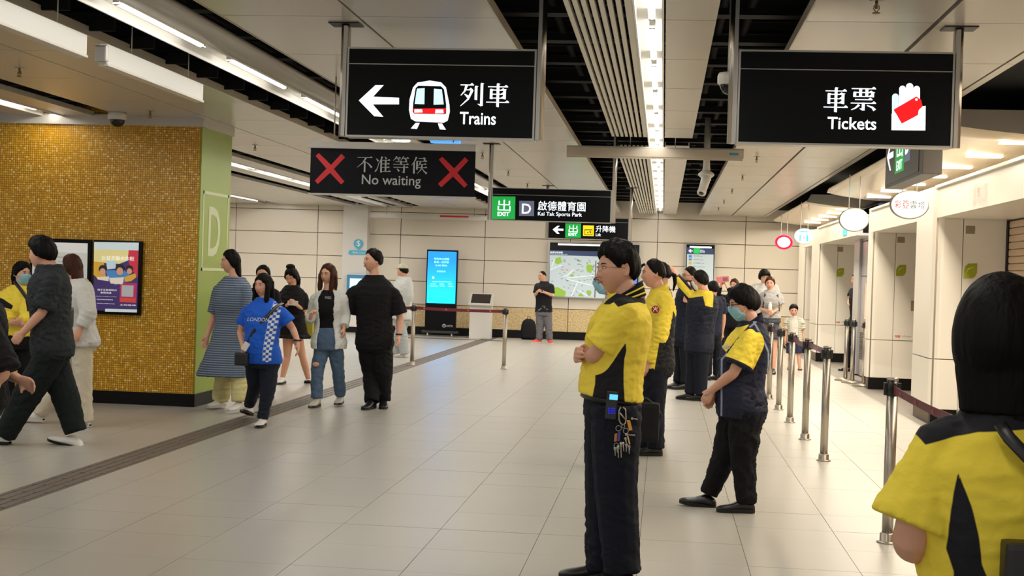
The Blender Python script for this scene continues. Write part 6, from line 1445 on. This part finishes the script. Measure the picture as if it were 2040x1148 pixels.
O_.hair(T=.018, line=((0, .60), (35, .48), (60, .2), (80, -.2), (100, -.6), (180, -.9)), extra=O_.long_hair(z_end=-.24, w=.082, back=-.055)); O_.flush(); O_.face()
shoes(O_, SHW_, SOLW, .25, Vector((-.3, -1, 0)), Vector((-.4, -1, 0)))
# woman with hair bun, black outfit
P_ = Fig('woman in black with a loose hair bun looking down, walking behind the blue tee woman', 17.7, (588, 765), 1.66, yaw=-8, hyaw=-10, hpitch=-22, vox=.011, sex='f',
         J=dict(neck=(582, 572), head=(581, 553), pelvis=(583, 664), shL=(604, 590), shR=(563, 590), elL=(606, 620, .02), wrL=(590, 607, -.2), elR=(560, 622, .03), wrR=(574, 606, -.2), hipL=(592, 670), hipR=(574, 670), knL=(603, 712, .08), knR=(572, 712, 0), anL=(615, 757, .3), anR=(563, 752, -.05)))
P_.body(vox=.008, legs=True); P_.top(BLKC, hem=-.04, sleeve=.85, infl=.03, loose=.04, wr=.008, name='tee')
P_.skirt(cloth('black_short', (16, 15, 18)), z_end=.62, r_end=.24, name='shorts')
P_.hair(T=.020, line=((0, .60), (40, .4), (65, .0), (85, -.4), (100, -.7), (180, -.8)), extra=lambda b: (b.ell(P_.hp(-.01, -.03, .145), (.062, .052, .038), 14, 8), P_.long_hair(z_end=-.17, w=.09)(b)), tex=.006); P_.flush(); P_.face()
t = thing('mobile_phone', 'phone held in both hands by the woman with the bun', 'phone', tuple(at(584, 606, 17.4)))
c = at(584, 604, 17.42); MB().bbox(c.x-.07, c.x+.07, 17.40, 17.412, c.z-.03, c.z+.03, .004).build('body', CAMW, t)
t = thing('tote_bag', 'small yellow green tote beside the woman with the bun', 'bag', tuple(at(610, 640, 17.8)))
c = at(609, 643, 17.75); MB().bbox(c.x-.03, c.x+.09, 17.78, 17.86, c.z-.2, c.z+.1, .012).build('body', mat('tote_yellow', (170, 156, 50), .7), t)
MB().tube([Vector((c.x-.04, 17.76, c.z+.1)), Vector((c.x-.02, 17.76, c.z+.24)), Vector((c.x+.02, 17.76, c.z+.24)), Vector((c.x+.04, 17.76, c.z+.1))], .007, 6).build('strap', LEA, t)
shoes(P_, SHW_, SOLB, .24, Vector((.15, -1, 0)), Vector((-.1, -1, 0)), pl=-.4)
# person behind the blue tee woman
Q_ = Fig('person with dark hair mostly hidden behind the head of the woman in blue', 15.6, (524, 808), 1.63, yaw=-5, hyaw=0, vox=.012, sex='f', J=dict(head=(524, 550), neck=(525, 575), pelvis=(524, 670)))
Q_.body(vox=.009); Q_.top(BLKC, sleeve=.6); Q_.pants(cloth('sand_trouser', (176, 160, 140))); Q_.hair(T=.016); Q_.flush(); Q_.face(); shoes(Q_, SHW_, SOLB, .24)
# man in white cap
R2 = Fig('man in a pale cap and white shirt standing by the wall beyond the belt post', 24.1, (799, 712), 1.74, yaw=-115, hyaw=-105, vox=.012, J=dict(neck=(806, 555), head=(802, 541), pelvis=(800, 633), shL=(812, 562, -.12), shR=(796, 562, .14), elL=(816, 590, -.15), wrL=(808, 612, -.1), elR=(790, 590, .16), wrR=(786, 610, .1), knL=(802, 670, -.08), knR=(795, 668, .1), anL=(806, 705, -.06), anR=(790, 706, .1)))
R2.body(vox=.009); R2.top(WSH, hem=-.04, sleeve=1.7, infl=.04, loose=.035, wr=.01, name='shirt'); R2.pants(cloth('pale_grey', (168, 172, 172)), thigh=.1, knee=.09, cuff=.085)
R2.hair(T=.012); R2.flush(); R2.face()
CAPM = mat('cap_cream', (186, 184, 160), .7)
b = R2.head_mesh(lambda dx, dy, dz, ph: np.where(dz > .42, .024, -.02)*1.0, face=False); b.build('cap', CAPM, R2.t)
b = MB(); b.ell(R2.hp(0, .10, .055), (.07, .075, .008), 16, 6, M=Matrix((R2.hl, R2.hf, R2.hu)).transposed().to_4x4()); b.build('cap_brim', CAPM, R2.t)
shoes(R2, SHW_, SOLW, .29)
# man with red shoes
S2 = Fig('man in black tee and grey trousers with bright orange shoes, by the wall map', 31.2, (1083, 684), 1.67, yaw=-35, hyaw=-45, vox=.012, build=1.1, J=dict(neck=(1084, 563), head=(1080, 551), pelvis=(1083, 621), shL=(1098, 571, -.05), shR=(1071, 570, .05), elL=(1099, 588, -.1), wrL=(1083, 582, -.28), elR=(1067, 588, 0), wrR=(1071, 581, -.26), hipL=(1090, 625), hipR=(1076, 625), knL=(1093, 652), knR=(1076, 652), anL=(1095, 677), anR=(1074, 677)))
S2.body(vox=.009); S2.top(BLKC, hem=-.02, sleeve=.8, infl=.018, loose=.025); S2.pants(cloth('grey_trouser', (92, 90, 94)), thigh=.1, knee=.082, cuff=.074, wr=.009); S2.hair(T=.006, line=((0, .72), (50, .5), (80, .2), (180, -.3)), ns=.001); S2.flush(); S2.face()
shoes(S2, mat('shoe_orange', (232, 66, 44), .5, emit=(232, 60, 40), es=0), SOLW, .29, Vector((.35, -1, 0)), Vector((-.9, -.7, 0)))
t = thing('mobile_phone', 'dark phone in the hands of the man with red shoes', 'phone', tuple(at(1076, 578, 30.85))); c = at(1077, 579, 30.87)
MB().bbox(c.x-.05, c.x+.05, 30.86, 30.872, c.z-.03, c.z+.035, .004).build('body', PBLK, t)
t = thing('backpack', 'black backpack standing on the floor against the end wall', 'backpack', tuple(at(1053, 672, 32.6)*1)); t.location.z = 0
WM[t.name] = Matrix.Translation(t.location)
c = at(1053, 655, 32.7); b = MB(); b.loft([[Vector((c.x+w*math.copysign(abs(math.cos(a))**.6, math.cos(a)), 32.7+d*math.copysign(abs(math.sin(a))**.6, math.sin(a)), z)) for a in np.linspace(0, 2*math.pi, 24, endpoint=False)] for w, d, z in ((.15, .08, .003), (.18, .11, .03), (.19, .12, .2), (.175, .11, .36), (.14, .09, .45), (.07, .05, .50), (.01, .01, .505))]); b.build('body', cloth('black_pack', (18, 18, 20)), t)
b = MB(); b.bbox(c.x-.13, c.x+.13, 32.56, 32.60, .05, .24, .02); b.build('front_pocket', cloth('black_pack'), t)
MB().tube([(c.x-.04, 32.68, .49), (c.x-.03, 32.68, .56), (c.x+.03, 32.68, .56), (c.x+.04, 32.68, .49)], .008, 8).build('handle', LEA, t)
# walking man at the left, dark tee
T2 = Fig('man in dark grey tee and wide dark trousers striding to the left', 10.84, (88, 890), 1.75, yaw=-92, hyaw=-96, vox=.010, build=1.12,
         J=dict(neck=(99, 534), head=(82, 508), pelvis=(104, 694), shL=(106, 560, -.17), shR=(92, 560, .17), elL=(84, 622, -.22), wrL=(45, 664, -.20), elR=(112, 625, .2), wrR=(132, 660, .18), hipL=(104, 706, -.09), hipR=(100, 706, .09), knL=(62, 776, -.08), knR=(130, 790, .09), anL=(6, 872, -.08), anR=(152, 864, .09)))
T2.body(vox=.0075, handkw=dict(L=dict(curl=.5)), wide=1.0); T2.top(cloth('charcoal_tee', (38, 42, 44)), hem=-.10, sleeve=.88, infl=.028, loose=.040, wr=.009, name='tee'); T2.pants(cloth('dark_green_trouser', (20, 26, 26)), thigh=.118, knee=.105, cuff=.09, end=.95, wr=.010)
T2.hair(T=.030, ns=.008, tex=.007, line=((0, .60), (45, .4), (70, .15), (85, -.05), (100, -.2), (180, -.6)), fr=.02); T2.flush(); T2.face()
shoes(T2, SHW_, SOLB, .30, Vector((-1, 0, 0)), Vector((-1, .0, 0)), pl=.0, pr=-.22, w=.054)
# woman in white sweater
U2 = Fig('brown haired woman in white sweater and cream trousers, walking past the mosaic column', 12.2, (128, 850), 1.66, yaw=-92, hyaw=-95, vox=.010, sex='f', build=1.05,
         J=dict(neck=(152, 562), head=(142, 534), pelvis=(158, 683), shL=(164, 580, -.14), shR=(150, 580, .14), elL=(176, 625, -.18), wrL=(160, 655, -.22), elR=(132, 630, .2), wrR=(120, 655, .2), hipL=(163, 695, -.07), hipR=(152, 695, .07), knL=(166, 765, -.06), knR=(120, 765, .08), anL=(168, 842, -.05), anR=(76, 822, .1)))
U2.body(vox=.008); U2.top(cloth('white_knit', (212, 210, 204), .9, .5), hem=-.06, sleeve=1.85, infl=.045, loose=.040, wr=.011, name='sweater'); U2.pants(cloth('cream_trouser', (204, 194, 172)), thigh=.092, knee=.08, cuff=.085, end=.97, wr=.008)
U2.hair(m=HBRN, T=.016, line=((0, .60), (45, .4), (70, .0), (85, -.4), (100, -.7), (180, -.9)), extra=U2.long_hair(z_end=-.20, back=-.05), ns=.003); U2.flush(); U2.face()
shoes(U2, SHW_, SOLW, .25, Vector((-1, 0, 0)), Vector((-1, 0, 0)))
t = thing('handbag', 'black bag on the back of the striding dark dressed man', 'bag', tuple(at(128, 628, 10.9))); c = at(129, 628, 10.9)
b = MB(); b.bbox(c.x-.10, c.x+.05, 10.82, 10.98, c.z-.11, c.z+.07, .03); b.build('body', LEA, t)
# guard in yellow at far left
V2 = Fig('masked guard in yellow jacket with black strap, at the left edge by the mosaic', 13.2, (30, 850), 1.58, yaw=35, hyaw=62, vox=.011, sex='f', build=1.15,
         J=dict(neck=(38, 573), head=(44, 546), pelvis=(28, 680), shL=(52, 595, -.1), shR=(8, 590, .02), elL=(52, 635, -.2), wrL=(40, 640, -.3), elR=(0, 625, -.08), wrR=(30, 642, -.25)))
V2.body(vox=.008); V2.top(zone_mat('guard_jacket_left', [YEL, BLK_]), hem=.12, sleeve=1.8, infl=.025, loose=.03, wr=.010, name='jacket', zones=[lambda P: Z2(P, [(8, 592), (22, 596), (42, 608), (40, 616), (8, 608)], 13.2)]); V2.pants(BLKT, top=.3, infl=.016)
V2.hair(T=.018, line=((0, .6), (60, .2), (85, -.2), (110, -.5), (180, -.8)), extra=V2.long_hair(z_end=-.14)); V2.flush(); V2.face(lips=False); V2.mask(); V2.strap([at(28, 560, 13.0), at(42, 578, 12.95), at(54, 595, 12.95), at(58, 620, 12.95)], LEA, .02, flat=((0, 1, 0), .25)); shoes(V2, SHB, SOLB, .25)
# dark figure cut by the left edge
W2 = Fig('person in black cut off by the left edge, only a forearm swinging into view', 7.2, (-62, 1085), 1.70, yaw=-90, hyaw=-90, vox=.011, build=1.15,
         J=dict(pelvis=(-50, 800), neck=(-48, 590), head=(-62, 545), shL=(-40, 625, -.17), shR=(-45, 625, .17), elL=(5, 742, -.2), wrL=(-10, 765, -.2), elR=(-14, 730, .2), wrR=(38, 756, .16), hipL=(-50, 812, -.1), hipR=(-52, 812, .1), knL=(-80, 930, -.08), knR=(-40, 930, .08), anL=(-120, 1060, -.08), anR=(-30, 1062, .08)))
W2.body(vox=.009, skin=None) if False else W2.body(vox=.009, handkw=dict(L=dict(d=Vector((-1, -.1, 0)))))
W2.top(cloth('black_top2', (16, 14, 16)), hem=-.05, sleeve=1.0, infl=.03, loose=.045, wr=.008, name='tee'); W2.pants(BLKT); W2.hair(T=.02); W2.flush(); W2.face(); shoes(W2, SHB, SOLB)

# ---- people by the shops
X2 = Fig('woman in grey top with backpack straps and denim shorts, holding a white bottle', 23.57, (1535, 745), 1.69, yaw=-5, hyaw=-8, vox=.011, sex='f', build=1.05,
         J=dict(neck=(1536, 580), head=(1534, 566), pelvis=(1534, 640), shL=(1552, 590), shR=(1518, 590), elL=(1554, 612, .02), wrL=(1541, 622, -.22), elR=(1514, 614, .02), wrR=(1527, 620, -.22), hipL=(1542, 645), hipR=(1527, 645), knL=(1543, 690), knR=(1528, 692), anL=(1540, 738), anR=(1527, 740)))
X2.body(vox=.0085, legs=True); X2.top(cloth('grey_polo', (150, 148, 146)), hem=.1, sleeve=.72, infl=.02, loose=.03, wr=.007, name='polo_shirt'); X2.pants(mat('denim_dark', (62, 66, 78), .85, noise=.12, nscale=12), top=.2, end=.34, thigh=.088, knee=.092, infl=.006, name='shorts', low=-.06)
X2.hair(m=HBRN, T=.014, line=((0, .6), (45, .4), (70, .1), (85, -.2), (110, -.5), (180, -.7))); X2.flush(); X2.face()
for s_ in (-1, 1): X2.strap([X2.J['neck']+Vector((s_*.09, .02, -.0)), X2.J['neck']+Vector((s_*.10, -.11, -.07)), X2.J['neck']+Vector((s_*.115, -.13, -.2)), X2.J['neck']+Vector((s_*.13, -.08, -.34))], LEA, .022, flat=((0, 1, 0), .25), name='backpack_strap')
shoes(X2, SHB, SOLB, .25)
t = thing('bottle', 'white bottle held by the woman in grey', 'bottle', tuple(at(1534, 615, 23.3))); c = at(1534, 613, 23.32)
MB().lathe([(.002, -.09), (.028, -.09), (.03, -.08), (.03, .05), (.024, .07), (.024, .09), (.002, .09)], tuple(c), 18).build('body', WHT, t)
Y2 = Fig('taller person with black fringe hair and white tee, standing behind the woman in grey', 24.8, (1524, 738), 1.79, yaw=5, hyaw=10, vox=.012, J=dict(neck=(1524, 567), head=(1523, 553), pelvis=(1524, 640)))
Y2.body(vox=.009); Y2.top(cloth('white_tee', (214, 212, 210)), sleeve=.7); Y2.pants(BLKT); Y2.hair(T=.026, line=((0, .22), (40, .2), (60, .0), (80, -.35), (110, -.5), (180, -.7))); Y2.flush(); Y2.face(); Y2.glasses(PBLK, full=2); shoes(Y2, SHB, SOLB)
Z_ = Fig('small boy in open checked shirt and navy shorts beside the barrier posts', 24.9, (1582, 738), 1.20, yaw=4, hyaw=0, hpitch=-12, vox=.009, build=.95,
         J=dict(neck=(1582, 631), head=(1581, 619), pelvis=(1582, 678), shL=(1596, 638), shR=(1568, 638), elL=(1600, 660), wrL=(1602, 678, -.03), elR=(1565, 660), wrR=(1564, 680, -.03), hipL=(1589, 683), hipR=(1575, 683), knL=(1591, 708), knR=(1574, 708), anL=(1593, 733), anR=(1572, 733)))
Z_.hs = .90
Z_.body(vox=.007, legs=True); Z_.top(cloth('white_tee2', (222, 218, 210)), hem=.0, sleeve=.3, infl=.006, wr=.003, name='tee'); open_shirt(Z_, smat('check_shirt', (206, 202, 184), (150, 160, 140), 160), sleeve=.8, infl=.018, hem=-.1, flare=.03)
Z_.pants(cloth('navy_shorts', (44, 48, 76)), top=.15, end=.42, thigh=.1, knee=.105, name='shorts'); Z_.hair(T=.016, line=((0, .55), (50, .4), (75, .1), (90, .0), (180, -.4))); Z_.flush(); Z_.face(); shoes(Z_, mat('sandal_tan', (160, 120, 92), .6), SOLB, .22)
A2 = Fig('woman in black raising a pink phone above her head to take a picture', 26.0, (1458, 722), 1.66, yaw=-25, hyaw=-25, vox=.012, sex='f', J=dict(neck=(1460, 585), head=(1463, 569), pelvis=(1458, 645), shL=(1475, 594), shR=(1446, 594), elR=(1430, 590, -.1), wrR=(1436, 569, -.25), elL=(1462, 588, -.25), wrL=(1448, 572, -.28)))
A2.body(vox=.009, handkw=dict(L=dict(d=Vector((-.4, 0, 1)), curl=.6), R=dict(d=Vector((.3, 0, 1)), curl=.6))); A2.top(cloth('black_long', (18, 17, 20)), hem=-.1, sleeve=1.85, infl=.018, loose=.012); A2.pants(BLKT); A2.hair(m=HBRN, T=.014, line=((0, .6), (45, .4), (70, .1), (85, -.2), (110, -.5), (180, -.7))); A2.flush(); A2.face(); shoes(A2, SHB, SOLB)
t = thing('mobile_phone', 'pink cased phone held up by the woman in black', 'phone', tuple(at(1440, 556, 25.7))); c = at(1440, 557, 25.68)
Mr = Matrix.Translation(c) @ Matrix.Rotation(-.12, 4, 'Y') @ Matrix.Translation(-c)
MB().bbox(c.x-.115, c.x+.115, 25.66, 25.675, c.z-.055, c.z+.055, .01, M=Mr).build('body', mat('phone_pink', (206, 110, 120), .4), t); MB().bbox(c.x+.00, c.x+.09, 25.652, 25.66, c.z-.03, c.z+.035, .004, M=Mr).build('camera_plate', mat('phone_plate', (120, 80, 84), .4), t)
B2 = Fig('dark haired person behind the raised arm guard, arms hidden, dark clothes', 21.5, (1419, 752), 1.66, yaw=-150, hyaw=-150, vox=.013, J=dict(neck=(1420, 592), head=(1420, 577), pelvis=(1416, 665)))
B2.body(vox=.009); B2.top(cloth('navy_shirt'), sleeve=.7); B2.pants(NAVT); B2.hair(T=.016); B2.flush(); B2.face(); shoes(B2, SHB, SOLB)
C2 = Fig('person in a shop doorway almost hidden by the metal cladding', 25.2, (1700, 742), 1.66, yaw=-60, hyaw=-60, vox=.013, sex='f', J=dict(neck=(1708, 575), pelvis=(1707, 650), shL=(1708, 590), elR=(1691, 605, 0), wrR=(1706, 612, -.1)))
C2.body(vox=.009); C2.top(BLKC, sleeve=.4, wk=.8); C2.pants(BLKT, thigh=.075, knee=.05, cuff=.045); C2.hair(T=.014); C2.flush(); C2.face(); shoes(C2, SHB, SOLB)
